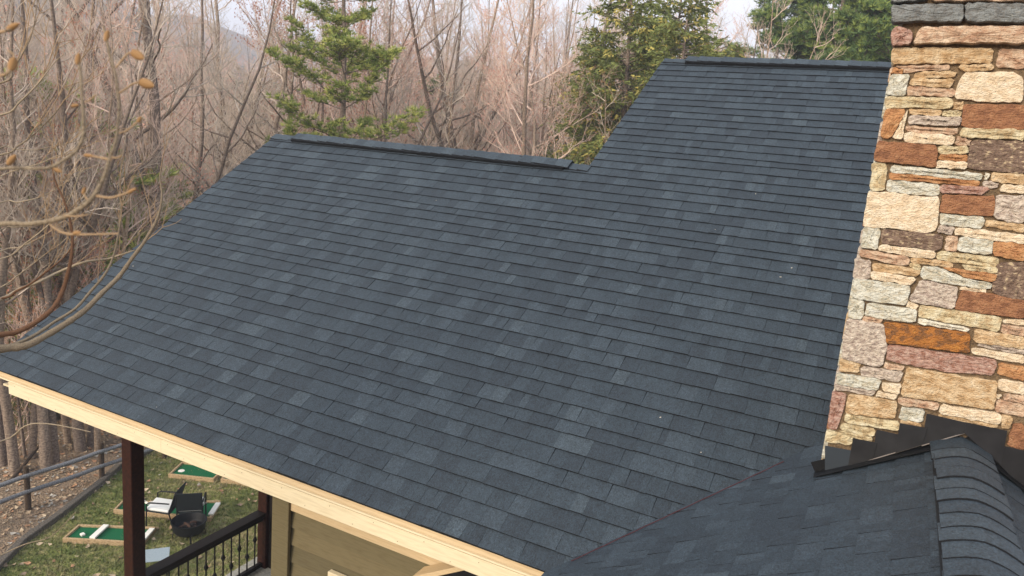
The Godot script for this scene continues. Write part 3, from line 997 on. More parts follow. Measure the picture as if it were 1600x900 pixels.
func build_lawn_things():
	var rng := RandomNumberGenerator.new()
	rng.seed = 12
	var turf := mat(rgb(22, 104, 66), 0.95, noise_tex(61, 0.08, [rgb(190, 200, 190), rgb(255, 255, 255)]), 3.0)
	var timber := mat(rgb(196, 176, 146), 0.85, noise_tex(62, 0.02, [rgb(150, 130, 110), rgb(225, 215, 200), rgb(255, 250, 240)]), 2.0)
	var white := mat(rgb(232, 228, 218), 0.7)
	golf_green("mini golf green with a white plank across, beside the fire pit", [[100, 840], [123.3, 819.7], [241.5, 823.5], [221.5, 846.7]], turf, timber, white,
		[[144, 840.5, 166, 820.5, 0.12, 0.12], [222, 844, 238, 826, 0.11, 0.12], [126, 836, 132, 834, 0.09, 0.09]])
	golf_green("long mini golf green with two white chevrons, behind the patio chairs", [[179, 795.5], [191, 783], [343, 782.5], [328, 808]], turf, timber, white,
		[[224, 782, 231, 787, 0.04, 0.09], [231, 787, 246, 782, 0.04, 0.09], [303, 785.5, 307, 790, 0.04, 0.09], [307, 790, 323, 785.5, 0.04, 0.09], [329, 804, 341, 786, 0.11, 0.13]])
	golf_green("mini golf green with a round white disc, far side of lawn", [[264.8, 740], [284.8, 721.7], [352, 730], [333, 747]], turf, timber, white, [], [283.3, 735.3])
	golf_green("mini golf green mostly hidden behind the cream fascia board", [[346.5, 747.5], [360, 734], [420, 741], [405, 756]], turf, timber, white, [])
	# chairs, fire pit, low table
	var frame_m := mat(rgb(26, 27, 28), 0.5)
	var sling := mat(rgb(34, 40, 42), 0.85)
	var cush := mat(rgb(226, 226, 222), 0.9)
	var d := Vector3(-0.76, 0, -0.65)
	var r := Vector3(0.65, 0, -0.76)
	patio_chair("black sling patio chair turned sideways, white cushion showing", on_lawn(256, 819), (r * -0.9 + d * 0.35).normalized(), frame_m, sling, cush)
	patio_chair("black sling patio chair with its back to the fire pit", on_lawn(299, 818), (d + r * 0.12).normalized(), frame_m, sling, cush)
	var fp := on_lawn(295.5, 838)
	var pit := thing("fire_pit", "round black steel fire pit with charred wood inside", "fire pit", fp)
	var bowl := MB.new()
	bowl.lathe(Vector3.ZERO, [Vector2(0.0, 0.12), Vector2(0.20, 0.11), Vector2(0.29, 0.14), Vector2(0.335, 0.22), Vector2(0.34, 0.36), Vector2(0.365, 0.375), Vector2(0.365, 0.385), Vector2(0.325, 0.38), Vector2(0.315, 0.24), Vector2(0.27, 0.20), Vector2(0.0, 0.19)], 36)
	obj("bowl", bowl, mat(rgb(30, 33, 36), 0.55, noise_tex(63, 0.03, [rgb(140, 130, 125), rgb(255, 255, 255)]), 3.0), pit)
	for k in 4:
		var a := k * TAU / 4 + 0.6
		var lg := MB.new()
		lg.beam(Vector3(cos(a) * 0.34, 0.0, sin(a) * 0.34), Vector3(cos(a) * 0.30, 0.24, sin(a) * 0.30), 0.04, 0.012, Vector3(cos(a), 0.3, sin(a)), 0.002)
		obj("leg", lg, frame_m, pit)
	for k in 9:
		var a := rng.randf() * TAU
		var q := Vector3(cos(a), 0, sin(a)) * rng.randf_range(0.02, 0.18)
		var dir := Vector3(rng.randf_range(-1, 1), rng.randf_range(-0.1, 0.3), rng.randf_range(-1, 1)).normalized() * rng.randf_range(0.06, 0.13)
		var lg := MB.new()
		q.y = 0.235 + 0.02 * (k % 3)
		lg.tube(PackedVector3Array([q - dir, q + Vector3(0, 0.008, 0), q + dir]), PackedFloat32Array([0.03, 0.036, 0.026]), 7, true)
		obj("charred_log", lg, mat(rgb(70, 52, 44), 0.95) if k % 2 == 0 else mat(rgb(30, 27, 26), 0.95), pit)
	var tp := on_lawn(236, 868, 0.42)
	var tb := thing("low_table", "low patio table with pale marbled top beside the fire pit", "table", Vector3(tp.x, LAWN_Y, tp.z), atan2(0.65, -0.76) + PI * 0.5)
	var top := MB.new()
	top.cbox(Transform3D(Basis.IDENTITY, Vector3(0, 0.42, 0)), Vector3(0.66, 0.022, 0.46), 0.005)
	obj("table_top", top, mat(Color(1, 1, 1), 0.25, noise_tex(64, 0.03, [rgb(70, 84, 92), rgb(140, 154, 162), rgb(172, 184, 190), rgb(96, 110, 118)]), 6.0), tb)
	for sx in [-0.29, 0.29]:
		for sz in [-0.19, 0.19]:
			var lg := MB.new()
			lg.cbox(Transform3D(Basis.IDENTITY, Vector3(sx, 0.205, sz)), Vector3(0.025, 0.41, 0.025), 0.003)
			obj("leg", lg, frame_m, tb)
	# split-rail fence along the edge of the wood
	var grey_wood := mat(rgb(152, 153, 153), 0.9, noise_tex(65, 0.02, [rgb(120, 118, 118), rgb(200, 200, 205), rgb(255, 255, 255)]), 2.4)
	var post_wood := mat(rgb(98, 84, 70), 0.95, noise_tex(66, 0.02, [rgb(130, 125, 120), rgb(255, 250, 245)]), 2.4)
	var f0 := on_lawn(44, 793)
	var f1 := on_lawn(159, 751)
	var fd := (f1 - f0)
	fd.y = 0
	var fence := thing("rail_fence", "weathered grey two-rail wooden fence between lawn and woods", "fence", Vector3(f0.x, LAWN_Y, f0.z))
	for k in range(-3, 6):
		var p: Vector3 = fd * k
		var ps := MB.new()
		var hh := 1.0 + 0.05 * sin(k * 3.1)
		ps.tube(PackedVector3Array([p + Vector3(0, -0.25, 0), p + Vector3(0.01, 0.4, 0.0), p + Vector3(0.02 * sin(k * 1.7), hh, 0.01)]), PackedFloat32Array([0.066, 0.062, 0.056]), 9, true)
		obj("post", ps, post_wood, fence)
		for h in [0.42, 0.80]:
			var rl := MB.new()
			var pts := PackedVector3Array()
			var rad := PackedFloat32Array()
			for j in 7:
				var u := j / 6.0
				pts.append(p + fd * (u * 1.05 - 0.025) + Vector3(0.07, h - 0.02 * sin(u * PI) + 0.006 * sin(k * 5.0 + j * 1.3), 0.02 * sin(k + j)))
				rad.append(0.052 - 0.012 * absf(u - 0.5))
			rl.tube(pts, rad, 6, true)
			obj("rail", rl, grey_wood, fence)
	# timber edging of the lawn
	var edge := thing("timber_edging", "weathered timber edging laid along the border of the lawn", "edging", Vector3.ZERO)
	var pts := [[-60, 946], [0, 881], [37, 844], [92, 805], [160, 752], [187, 727], [221, 711], [262, 680], [310, 640]]
	for j in pts.size() - 1:
		var a := on_lawn(pts[j][0], pts[j][1], 0.06)
		var b := on_lawn(pts[j + 1][0], pts[j + 1][1], 0.06)
		var mb := MB.new()
		var dd := (b - a).normalized() * 0.008
		mb.beam(a + dd, b - dd, 0.15, 0.14, Vector3.UP, 0.012)
		obj("timber", mb, mat(rgb(122, 114, 102), 0.95, grey_wood.albedo_texture, 2.0), edge)
	# fallen pole lying by the trunks
	var pole := MB.new()
	var a0 := on_lawn(17, 752)
	var a1 := on_lawn(66, 716)
	pole.tube(PackedVector3Array([a0 + Vector3(0, 0.03, 0), a0.lerp(a1, 0.5) + Vector3(0, 0.2, 0), a1 + Vector3(0, 0.42, 0)]), PackedFloat32Array([0.045, 0.04, 0.03]), 7, true)
	var po := obj("fallen_pole", pole, post_wood, self)
	tag(po, "bare fallen pole leaning among the trunks beyond the fence", "pole")

# ---------------------------------------------------------------- ground
var hill_noise := FastNoiseLite.new()
func beyond(x: float, z: float) -> float:
	return maxf(0.0, maxf(-12.9 - x, -17.0 - z))
func ground_h(x: float, z: float) -> float:
	var s := beyond(x, z)
	var dx := x - EYE.x
	var dz := z - EYE.z
	var r := sqrt(dx * dx + dz * dz)
	var az := rad_to_deg(atan2(dx, -dz))
	var h := -6.56 - 3.4 * smoothstep(0.0, 24.0, s)
	var k := 0.075 + 0.035 * smoothstep(-48.0, -36.0, az) + 0.07 * smoothstep(-20.0, 2.0, az)
	h += clampf(s - 28.0, 0.0, 150.0) * k
	if r > 105.0:
		var left := exp(-pow((az + 66.0) / 13.0, 2.0))
		h += smoothstep(105.0, 270.0, r) * 37.0 * left
		h += smoothstep(300.0, 560.0, r) * (44.0 + 14.0 * hill_noise.get_noise_2d(az * 3.0, 0.0) + 10.0 * exp(-pow((az + 49.0) / 5.0, 2.0)))
	if s > 2.0: h += hill_noise.get_noise_2d(x * 0.9, z * 0.9) * minf(s * 0.05, 1.0)
	return h

func build_ground():
	hill_noise.seed = 3
	hill_noise.frequency = 0.03
	var litter := mat(Color(1, 1, 1), 1.0, noise_tex(71, 0.03, [rgb(90, 80, 66), rgb(124, 108, 90), rgb(152, 132, 110), rgb(132, 112, 92), rgb(100, 104, 72)], 1024, FastNoiseLite.TYPE_SIMPLEX_SMOOTH, 6), 0.35, noise_tex(72, 0.08, [], 512, FastNoiseLite.TYPE_SIMPLEX, 4, true, 8.0), 1.0)
	var mb := MB.new()
	var na := 150
	var rs := [0.0]
	var r := 2.0
	while r < 640.0:
		rs.append(r)
		r *= 1.055
	for j in rs.size():
		for a in na + 1:
			var az := TAU * a / na
			var x: float = EYE.x + sin(az) * rs[j]
			var z: float = EYE.z - cos(az) * rs[j]
			mb.v.append(Vector3(x, ground_h(x, z), z))
			mb.n.append(Vector3.UP)
	for j in rs.size() - 1:
		for a in na:
			var b := j * (na + 1) + a
			mb.i.append_array([b, b + na + 1, b + 1, b + 1, b + na + 1, b + na + 2])
	var acc := PackedVector3Array()
	acc.resize(mb.v.size())
	for t in range(0, mb.i.size(), 3):
		var nn := (mb.v[mb.i[t + 1]] - mb.v[mb.i[t]]).cross(mb.v[mb.i[t + 2]] - mb.v[mb.i[t]])
		if nn.y < 0: nn = -nn
		for q in 3: acc[mb.i[t + q]] += nn
	for t in mb.v.size(): mb.n[t] = acc[t].normalized() if acc[t].length() > 0 else Vector3.UP
	structure("ground", mb, litter)
	# lawn: a sheet over the flat ground, ending at the timber edging
	var lawn := MB.new()
	var out := []
	for q in [[-60, 946], [0, 881], [37, 844], [92, 805], [160, 752], [187, 727], [221, 711], [262, 680], [310, 640]]:
		var p := on_lawn(q[0], q[1])
		out.append(Vector2(p.x, p.z))
	out.append(Vector2(2.0, -16.0)); out.append(Vector2(2.0, 6.0)); out.append(Vector2(out[0].x, 6.0))
	var idx := Geometry2D.triangulate_polygon(PackedVector2Array(out))
	for t in range(0, idx.size(), 3):
		lawn.poly([Vector3(out[idx[t]].x, LAWN_Y, out[idx[t]].y), Vector3(out[idx[t + 1]].x, LAWN_Y, out[idx[t + 1]].y), Vector3(out[idx[t + 2]].x, LAWN_Y, out[idx[t + 2]].y)], Vector3.UP)
	var grass_m := mat(Color(1, 1, 1), 1.0, noise_tex(73, 0.012, [rgb(140, 126, 88), rgb(104, 110, 58), rgb(118, 122, 68), rgb(152, 142, 98), rgb(98, 108, 54)], 1024, FastNoiseLite.TYPE_SIMPLEX_SMOOTH, 6), 0.25, noise_tex(74, 0.1, [], 512, FastNoiseLite.TYPE_SIMPLEX, 3, true, 8.0), 0.8)
	structure("lawn", lawn, grass_m)
	# grass tufts, uncountable
	var rng := RandomNumberGenerator.new()
	rng.seed = 99
	var tuft := MB.new()
	for k in 9:
		var a := rng.randf() * TAU
		var o := Vector3(cos(a), 0, sin(a)) * rng.randf() * 0.05
		var lean := Vector3(cos(a * 3.0), 0, sin(a * 3.0)) * 0.035
		var w := Vector3(-sin(a), 0, cos(a)) * 0.006
		tuft.tri(o - w, o + w, o + lean + Vector3(0, rng.randf_range(0.035, 0.07), 0))
	var tm := ArrayMesh.new()
	var blade := mat(Color(1, 1, 1), 0.9)
	blade.vertex_color_use_as_albedo = true
	tuft.put(tm, blade)
	var poly := PackedVector2Array(out)
	var patch := FastNoiseLite.new()
	patch.seed = 14
	patch.frequency = 0.35
	var mm := MultiMesh.new()
	mm.transform_format = MultiMesh.TRANSFORM_3D
	mm.use_colors = true
	mm.mesh = tm
	var list := []
	while list.size() < 22000:
		var p := Vector2(rng.randf_range(-14.5, -3.0), rng.randf_range(-15.0, -1.0))
		if Geometry2D.is_point_in_polygon(p, poly): list.append(p)
	mm.instance_count = list.size()
	for k in list.size():
		var p: Vector2 = list[k]
		var s := rng.randf_range(0.6, 1.5)
		mm.set_instance_transform(k, Transform3D(Basis(Vector3.UP, rng.randf() * TAU).scaled(Vector3(s, s * rng.randf_range(0.6, 1.2), s)), Vector3(p.x, LAWN_Y, p.y)))
		var g := clampf(0.5 + patch.get_noise_2d(p.x, p.y) * 1.2 + rng.randf_range(-0.3, 0.3), 0, 1)
		mm.set_instance_color(k, Color(0.34, 0.29, 0.16).lerp(Color(0.15, 0.19, 0.06), g))
	var gr := MultiMeshInstance3D.new()
	gr.name = "grass"
	gr.multimesh = mm
	add_child(gr)
	gr.set_meta("kind", "stuff")
	tag(gr, "short patchy winter grass covering the lawn", "grass")
	# dry leaves and stones beyond the edging, a few blown over the lawn
	var leaf := MB.new()
	leaf.poly([Vector3(-0.05, 0.012, 0), Vector3(-0.01, 0.0, -0.03), Vector3(0.0, 0.005, 0.0), Vector3(-0.01, 0.0, 0.03)], Vector3.UP)
	leaf.poly([Vector3(0.0, 0.005, 0.0), Vector3(-0.01, 0.0, -0.03), Vector3(0.05, 0.02, 0.004), Vector3(-0.01, 0.0, 0.03)], Vector3.UP)
	var lm := ArrayMesh.new()
	leaf.put(lm, blade)
	var lmm := MultiMesh.new()
	lmm.transform_format = MultiMesh.TRANSFORM_3D
	lmm.use_colors = true
	lmm.mesh = lm
	var spots := []
	while spots.size() < 26000:
		var p := Vector2(rng.randf_range(-27.0, -10.5), rng.randf_range(-24.0, 0.0))
		if not Geometry2D.is_point_in_polygon(p, poly): spots.append(p)
	while spots.size() < 26500:
		var p := Vector2(rng.randf_range(-14.0, -5.0), rng.randf_range(-14.0, -1.0))
		if Geometry2D.is_point_in_polygon(p, poly): spots.append(p)
	lmm.instance_count = spots.size()
	var leaf_cols := [Color(0.24, 0.16, 0.10), Color(0.30, 0.22, 0.14), Color(0.18, 0.13, 0.09), Color(0.36, 0.28, 0.19), Color(0.25, 0.14, 0.08), Color(0.24, 0.22, 0.19)]
	for k in spots.size():
		var p: Vector2 = spots[k]
		var s := rng.randf_range(0.7, 1.7)
		var b := Basis(Vector3.UP, rng.randf() * TAU) * Basis(Vector3.RIGHT, rng.randf_range(-0.5, 0.5))
		var y := ground_h(p.x, p.y) + 0.012 if k < 26000 else LAWN_Y + 0.03
		lmm.set_instance_transform(k, Transform3D(b.scaled(Vector3.ONE * s), Vector3(p.x, y, p.y)))
		lmm.set_instance_color(k, leaf_cols[rng.randi() % leaf_cols.size()] * rng.randf_range(1.0, 1.8))
	var lo := MultiMeshInstance3D.new()
	lo.name = "leaf_litter"
	lo.multimesh = lmm
	add_child(lo)
	lo.set_meta("kind", "stuff")
	tag(lo, "brown dry leaves lying under the trees and beside the fence", "leaves")

# ---------------------------------------------------------------- trees
func limb(mb: MB, rng: RandomNumberGenerator, p: Vector3, d: Vector3, length: float, r0: float, r1: float, segs: int, sides: int, wander: float, lift: float) -> Array:
	var pts := PackedVector3Array([p])
	var rad := PackedFloat32Array([r0])
	for k in segs:
		d = (d + Vector3(rng.randf_range(-1, 1), rng.randf_range(-1, 1), rng.randf_range(-1, 1)) * wander + Vector3.UP * lift).normalized()
		p += d * (length / segs)
		pts.append(p)
		rad.append(lerpf(r0, r1, float(k + 1) / segs))
	mb.tube(pts, rad, sides)
	return [pts, rad]

func along(path: PackedVector3Array, u: float) -> Vector3:
	var f := clampf(u, 0.0, 0.999) * (path.size() - 1)
	var k := int(f)
	return path[k].lerp(path[k + 1], f - k)

# a leafless tree: [trunk mesh, branch mesh]
func bare_tree(sd: int, height: float, r0: float, first: float, spread: float, limbs: int, bark: Material, twig: Material, bud: Material = null, dense := 1.3) -> Array:
	var rng := RandomNumberGenerator.new()
	rng.seed = sd
	var T := MB.new()
	var W := MB.new()
	var B := MB.new()
	var stems := []
	var main := limb(T, rng, Vector3(0, -0.4, 0), Vector3(rng.randf_range(-0.08, 0.08), 1, rng.randf_range(-0.08, 0.08)).normalized(), height, r0, r0 * 0.10, 13, 8, 0.11, 0.06)
	stems.append([main, height, first])
	if rng.randf() < 0.55:
		var u := rng.randf_range(0.25, 0.5)
		var a := rng.randf() * TAU
		var fork := limb(T, rng, along(main[0], u), Vector3(cos(a) * 0.45, 1, sin(a) * 0.45).normalized(), height * (1.0 - u) * 0.95, r0 * (1.0 - u) * 0.85, r0 * 0.08, 9, 7, 0.14, 0.06)
		stems.append([fork, height * (1.0 - u) * 0.95, 0.12])
	for st in stems:
		var path: PackedVector3Array = st[0][0]
		var nl := int(limbs * st[1] / height)
		for k in nl:
			var u: float = lerpf(st[2], 0.98, (k + rng.randf()) / nl)
			var a := rng.randf() * TAU
			var p := along(path, u)
			var ll: float = height * spread * (1.15 - u) * rng.randf_range(0.6, 1.15)
			var lr: float = maxf(0.012, r0 * 0.36 * (1.08 - u))
			var up := rng.randf_range(0.35, 1.1)
			var l1 := limb(T if lr > 0.03 else W, rng, p, Vector3(cos(a), up, sin(a)).normalized(), ll, lr, 0.008, 7, 5, 0.24, 0.08)
			var n2 := int(clampf(ll * 2.6 * dense, 3, 11))
			for k2 in n2:
				var u2 := lerpf(0.15, 1.0, (k2 + rng.randf()) / n2)
				var p2 := along(l1[0], u2)
				var d2 := (p2 - p).normalized() * 0.6 + Vector3(rng.randf_range(-1, 1), rng.randf_range(-0.3, 1), rng.randf_range(-1, 1))
				var ll2 := ll * 0.42 * (1.2 - u2) * rng.randf_range(0.7, 1.3) + 0.15
				var l2 := limb(W, rng, p2, d2.normalized(), ll2, maxf(0.007, lr * 0.45 * (1.1 - u2)), 0.005, 4, 4, 0.26, 0.08)
				var n3 := int(clampf(ll2 * 6.0 * dense, 3, 9))
				for k3 in n3:
					var p3 := along(l2[0], lerpf(0.2, 1.0, (k3 + rng.randf()) / n3))
					var d3 := (p3 - p2).normalized() * 0.7 + Vector3(rng.randf_range(-1, 1), rng.randf_range(-0.2, 1.0), rng.randf_range(-1, 1))
					var ll3 := rng.randf_range(0.25, 0.6)
					var l3 := limb(W, rng, p3, d3.normalized(), ll3, 0.0055, 0.003, 2, 3, 0.2, 0.1)
					for k4 in 2:
						var p4: Vector3 = along(l3[0], rng.randf_range(0.3, 0.95))
						var d4 := (p4 - p3).normalized() * 0.6 + Vector3(rng.randf_range(-1, 1), rng.randf_range(0, 1.0), rng.randf_range(-1, 1))
						var l4 := limb(W, rng, p4, d4.normalized(), rng.randf_range(0.14, 0.32), 0.004, 0.0025, 1, 3, 0.1, 0.1)
						if bud:
							for e in [l4[0][1], p4, l3[0][2]]:
								if rng.randf() > 0.75: continue
								var q: Vector3 = e + Vector3(rng.randf_range(-1, 1), rng.randf_range(-1, 1), rng.randf_range(-1, 1)) * 0.05
								var w := rng.randf_range(0.014, 0.032)
								B.tri(q + Vector3(w, 0, 0), q + Vector3(-w * 0.6, w, w * 0.5), q + Vector3(-w * 0.4, -w, -w))
	var tmesh := ArrayMesh.new()
	T.put(tmesh, bark)
	var wmesh := ArrayMesh.new()
	W.put(wmesh, twig)
	if bud: B.put(wmesh, bud)
	return [tmesh, wmesh]

# pine with flat pads of needles on level boughs
func pine_tree(sd: int, height: float, r0: float, first: float, reach: float, bark: Material, needle: Material, needle2: Material, whorls := 15, clumps := 5, fluff := 0.09, crook := 0.10) -> Array:
	var rng := RandomNumberGenerator.new()
	rng.seed = sd
	var T := MB.new()
	var N := [MB.new(), MB.new()]
	var main := limb(T, rng, Vector3(0, -0.4, 0), Vector3.UP, height, r0, 0.03, 12, 8, 0.03, 0.1)
	for w in whorls:
		var u := lerpf(first, 0.98, (w + rng.randf() * 1.6) / (whorls + 1.0))
		var nb := rng.randi_range(2, 5)
		var a0 := rng.randf() * TAU
		for b in nb:
			var a := a0 + TAU * b / nb + rng.randf_range(-0.35, 0.35)
			var ll: float = reach * clampf(1.25 - u * u, 0.35, 1.0) * rng.randf_range(0.45, 1.15)
			var bough := limb(T, rng, along(main[0], u), Vector3(cos(a), rng.randf_range(-0.1, 0.75), sin(a)).normalized(), ll, maxf(0.014, r0 * 0.25 * (1.1 - u)), 0.008, 6, 5, crook, 0.05)
			var nt := int(clampf(ll * 9.0, 6, 26))
			for k in nt:
				var ub := lerpf(0.3, 1.0, (k + rng.randf()) / nt)
				var p := along(bough[0], ub)
				var sd2 := Vector3(-sin(a), 0, cos(a)) * (1.0 if k % 2 == 0 else -1.0)
				var dd := (Vector3(cos(a), 0.25, sin(a)) * 0.7 + sd2 * rng.randf_range(0.3, 1.1)).normalized()
				var sub := limb(T, rng, p, dd, ll * 0.30 * (1.3 - ub) + 0.12, 0.010, 0.005, 2, 3, 0.15, 0.1)
				for c in clumps:
					var q := along(sub[0], rng.randf_range(0.2, 1.1)) + Vector3(rng.randf_range(-1, 1), rng.randf_range(-0.2, 0.6), rng.randf_range(-1, 1)) * fluff
					var mb: MB = N[0] if rng.randf() < 0.6 else N[1]
					for nd in 14:
						var nd_d := (Vector3(rng.randf_range(-1, 1), rng.randf_range(-0.15, 1.1), rng.randf_range(-1, 1)) + dd * 0.5).normalized()
						var wv := nd_d.cross(Vector3(rng.randf_range(-1, 1), rng.randf_range(-1, 1), rng.randf_range(-1, 1))).normalized() * 0.015
						mb.tri(q - wv, q + wv, q + nd_d * rng.randf_range(0.12, 0.22))
	var tmesh := ArrayMesh.new()
	T.put(tmesh, bark)
	var nmesh := ArrayMesh.new()
	N[0].put(nmesh, needle)
	N[1].put(nmesh, needle2)
	return [tmesh, nmesh]

# dense drooping evergreen
func hemlock_tree(sd: int, height: float, r0: float, reach: float, bark: Material, green: Material, gold: Material) -> Array:
	var rng := RandomNumberGenerator.new()
	rng.seed = sd
	var T := MB.new()
	var N := [MB.new(), MB.new()]
	var main := limb(T, rng, Vector3(0, -0.4, 0), Vector3.UP, height, r0, 0.02, 10, 7, 0.02, 0.1)
	var nb := 230
	for b in nb:
		var u := lerpf(0.10, 0.99, (b + rng.randf()) / nb)
		var a := rng.randf() * TAU
		var ll: float = reach * pow(1.04 - u, 0.5) * rng.randf_range(0.55, 1.15)
		var bough := limb(T, rng, along(main[0], u), Vector3(cos(a), rng.randf_range(0.1, 0.6), sin(a)).normalized(), ll, 0.022, 0.005, 5, 3, 0.12, -0.06)
		var nt := int(clampf(ll * 16.0, 8, 42))
		for k in nt:
			var p := along(bough[0], lerpf(0.2, 1.0, (k + rng.randf()) / nt))
			var sd2 := Vector3(-sin(a), 0, cos(a)) * (1.0 if k % 2 == 0 else -1.0)
			var dd := (Vector3(cos(a), 0, sin(a)) * 0.8 + sd2 * rng.randf_range(0.2, 1.0) + Vector3.UP * rng.randf_range(-0.5, 0.35)).normalized()
			var sl := rng.randf_range(0.22, 0.5)
			var mb: MB = N[1] if rng.randf() < 0.18 else N[0]
			for c in 9:
				var q := p + dd * sl * (c / 8.0) + Vector3(rng.randf_range(-1, 1), rng.randf_range(-1, 1), rng.randf_range(-1, 1)) * 0.04
				var e := (dd + Vector3(rng.randf_range(-1, 1), rng.randf_range(-0.9, 0.5), rng.randf_range(-1, 1)) * 0.9).normalized()
				var wv := e.cross(Vector3(rng.randf_range(-1, 1), rng.randf_range(-1, 1), rng.randf_range(-1, 1))).normalized() * rng.randf_range(0.016, 0.032)
				mb.tri(q - wv, q + wv, q + e * rng.randf_range(0.08, 0.16))
	var tmesh := ArrayMesh.new()
	T.put(tmesh, bark)
	var nmesh := ArrayMesh.new()
	N[0].put(nmesh, green)
	N[1].put(nmesh, gold)
	return [tmesh, nmesh]

func plant(called: String, label: String, category: String, meshes: Array, crown: String, at: Vector3, turn: float, scale: Vector3, group := "") -> Node3D:
	var t := thing(called, label, category, at, turn, group)
	t.scale = scale
	mesh_node("trunk", meshes[0], t)
	mesh_node(crown, meshes[1], t)
	return t

func ground_at(px: float, dist: float) -> Vector3:
	# the ground under the direction of a picture column, dist metres away
	var d := ray(px, 330.0)
	d.y = 0
	d = d.normalized()
	var p := EYE + d * dist
	return Vector3(p.x, ground_h(p.x, p.z), p.z)

func foliage(c: Color) -> StandardMaterial3D:
	var m := mat(c, 0.8)
	m.backlight_enabled = true
	m.backlight = c * 0.5
	m.cull_mode = BaseMaterial3D.CULL_DISABLED
	return m

func build_woods():
	var rng := RandomNumberGenerator.new()
	rng.seed = 2024
	var bark_tex := noise_tex(81, 0.02, [rgb(120, 112, 108), rgb(200, 192, 186), rgb(255, 250, 244)])
	var bark_a := mat(rgb(176, 162, 148), 0.95, bark_tex, 1.5)
	var bark_b := mat(rgb(162, 150, 140), 0.95, bark_tex, 1.5)
	var bark_c := mat(rgb(206, 188, 168), 0.95, bark_tex, 1.5)
	var twig_a := mat(rgb(206, 190, 174), 0.9)
	var twig_b := mat(rgb(184, 172, 160), 0.9)
	var twig_c := mat(rgb(216, 190, 174), 0.9)
	var bud_r := mat(rgb(212, 150, 128), 0.85)
	var bud_t := mat(rgb(186, 140, 108), 0.85)
	var v := []     # bare variants: [meshes, label]
	v.append([bare_tree(1, 15.0, 0.17, 0.30, 0.30, 20, bark_a, twig_a), "bare grey-brown tree with spreading limbs in the woods"])
	v.append([bare_tree(2, 17.0, 0.15, 0.38, 0.22, 20, bark_b, twig_b), "tall bare dark-barked tree with narrow crown in the woods"])
	v.append([bare_tree(3, 13.0, 0.12, 0.22, 0.30, 18, bark_c, twig_c, bud_r), "bare pale-barked tree hazy with red buds in the woods"])
	v.append([bare_tree(4, 14.0, 0.14, 0.26, 0.32, 20, bark_a, twig_c, bud_r), "bare tree with rosy budding twigs and grey bark in the woods"])
	v.append([bare_tree(5, 16.0, 0.20, 0.34, 0.27, 22, bark_b, twig_a), "thick-trunked bare tree with upswept limbs in the woods"])
	v.append([bare_tree(6, 12.0, 0.085, 0.25, 0.24, 16, bark_c, twig_a, bud_t), "slender pale bare tree with tan leaf buds in the woods"])
	v.append([bare_tree(7, 14.5, 0.11, 0.30, 0.24, 18, bark_c, twig_c), "slim bare light-barked tree with fine twigs in the woods"])
	var sap := []
	sap.append([bare_tree(11, 5.5, 0.035, 0.15, 0.34, 14, bark_a, twig_a, null, 1.6), "thin bare sapling in the understory"])
	sap.append([bare_tree(12, 4.2, 0.028, 0.10, 0.42, 14, bark_c, twig_c, bud_t, 1.6), "low bare sapling holding tan withered leaves in the understory"])
	sap.append([bare_tree(13, 6.5, 0.04, 0.20, 0.28, 15, bark_b, twig_b, bud_r, 1.4), "bare sapling with reddish buds in the understory"])
	# ---- trees that stand out
	var specials := [
		[747, 34.0, 4, 1.22, "large forked bare tree rising behind the lower ridge"],
		[878, 30.0, 6, 1.05, "pale leaning bare tree behind the notch between the two ridges"],
		[655, 27.0, 5, 0.95, "slim whitish sapling-like tree behind the middle of the lower ridge"],
		[163, 26.0, 6, 1.1, "straight pale slender tree behind the budding foreground twigs"],
		[300, 28.0, 1, 0.95, "dark forked bare tree left of the long-needled pine"],
		[372, 33.0, 0, 1.0, "grey bare tree close beside the long-needled pine"],
		[928, 27.0, 5, 1.0, "thin pinkish stem rising in front of the dense evergreens"],
		[612, 38.0, 3, 1.15, "rosy budding tree behind the long-needled pine"],
		[830, 38.0, 3, 1.2, "rosy budding tree beside the large forked bare tree"],
		[455, 46.0, 2, 1.2, "red budding tree seen through the long-needled pine"],
	]
	for s in specials:
		var p := ground_at(s[0], s[1])
		plant("bare_tree", s[4], "tree", v[s[2]][0], "branches", p, rng.randf() * TAU, Vector3.ONE * s[3], "bare trees of the woods")
	for k in 26:
		var q := ground_at(rng.randf_range(640.0, 1240.0), rng.randf_range(40.0, 85.0))
		var kk := rng.randi() % v.size()
		var sc := rng.randf_range(1.3, 1.75)
		plant("bare_tree", v[kk][1], "tree", v[kk][0], "branches", q, rng.randf() * TAU, Vector3(sc * 0.9, sc, sc * 0.9), "bare trees of the woods, kind %d" % (kk + 1))
	# trunks just beyond the fence
	for s in [[70, 735, 0, "grey-brown trunk at the raised end of the fallen pole beyond the fence"], [87, 724, 1, "dark trunk close beside the fallen pole's raised end beyond the fence"], [128, 703, 4, "thick trunk, one of a close pair beyond the rail fence"], [143, 697, 4, "thick trunk, one of a close pair beyond the rail fence"], [153, 704, 6, "slim light trunk right behind a fence post"], [24, 741, 0, "grey-brown trunk at the low end of the fallen pole beyond the fence"], [6, 724, 1, "dark trunk deeper in behind the low end of the fallen pole"], [108, 690, 2, "pale-barked budding tree beyond the rail fence"], [48, 715, 3, "rosy budding tree behind the middle of the fallen pole"]]:
		var p := on_y(s[0], s[1], LAWN_Y - 0.1)
		p.y = ground_h(p.x, p.z)
		plant("bare_tree", s[3], "tree", v[s[2]][0], "branches", p, rng.randf() * TAU, Vector3(0.8, 0.9, 0.8) * rng.randf_range(0.9, 1.1), "bare trees along the rail fence")
	# ---- the rest of the wood
	var used := []
	var tries := 0
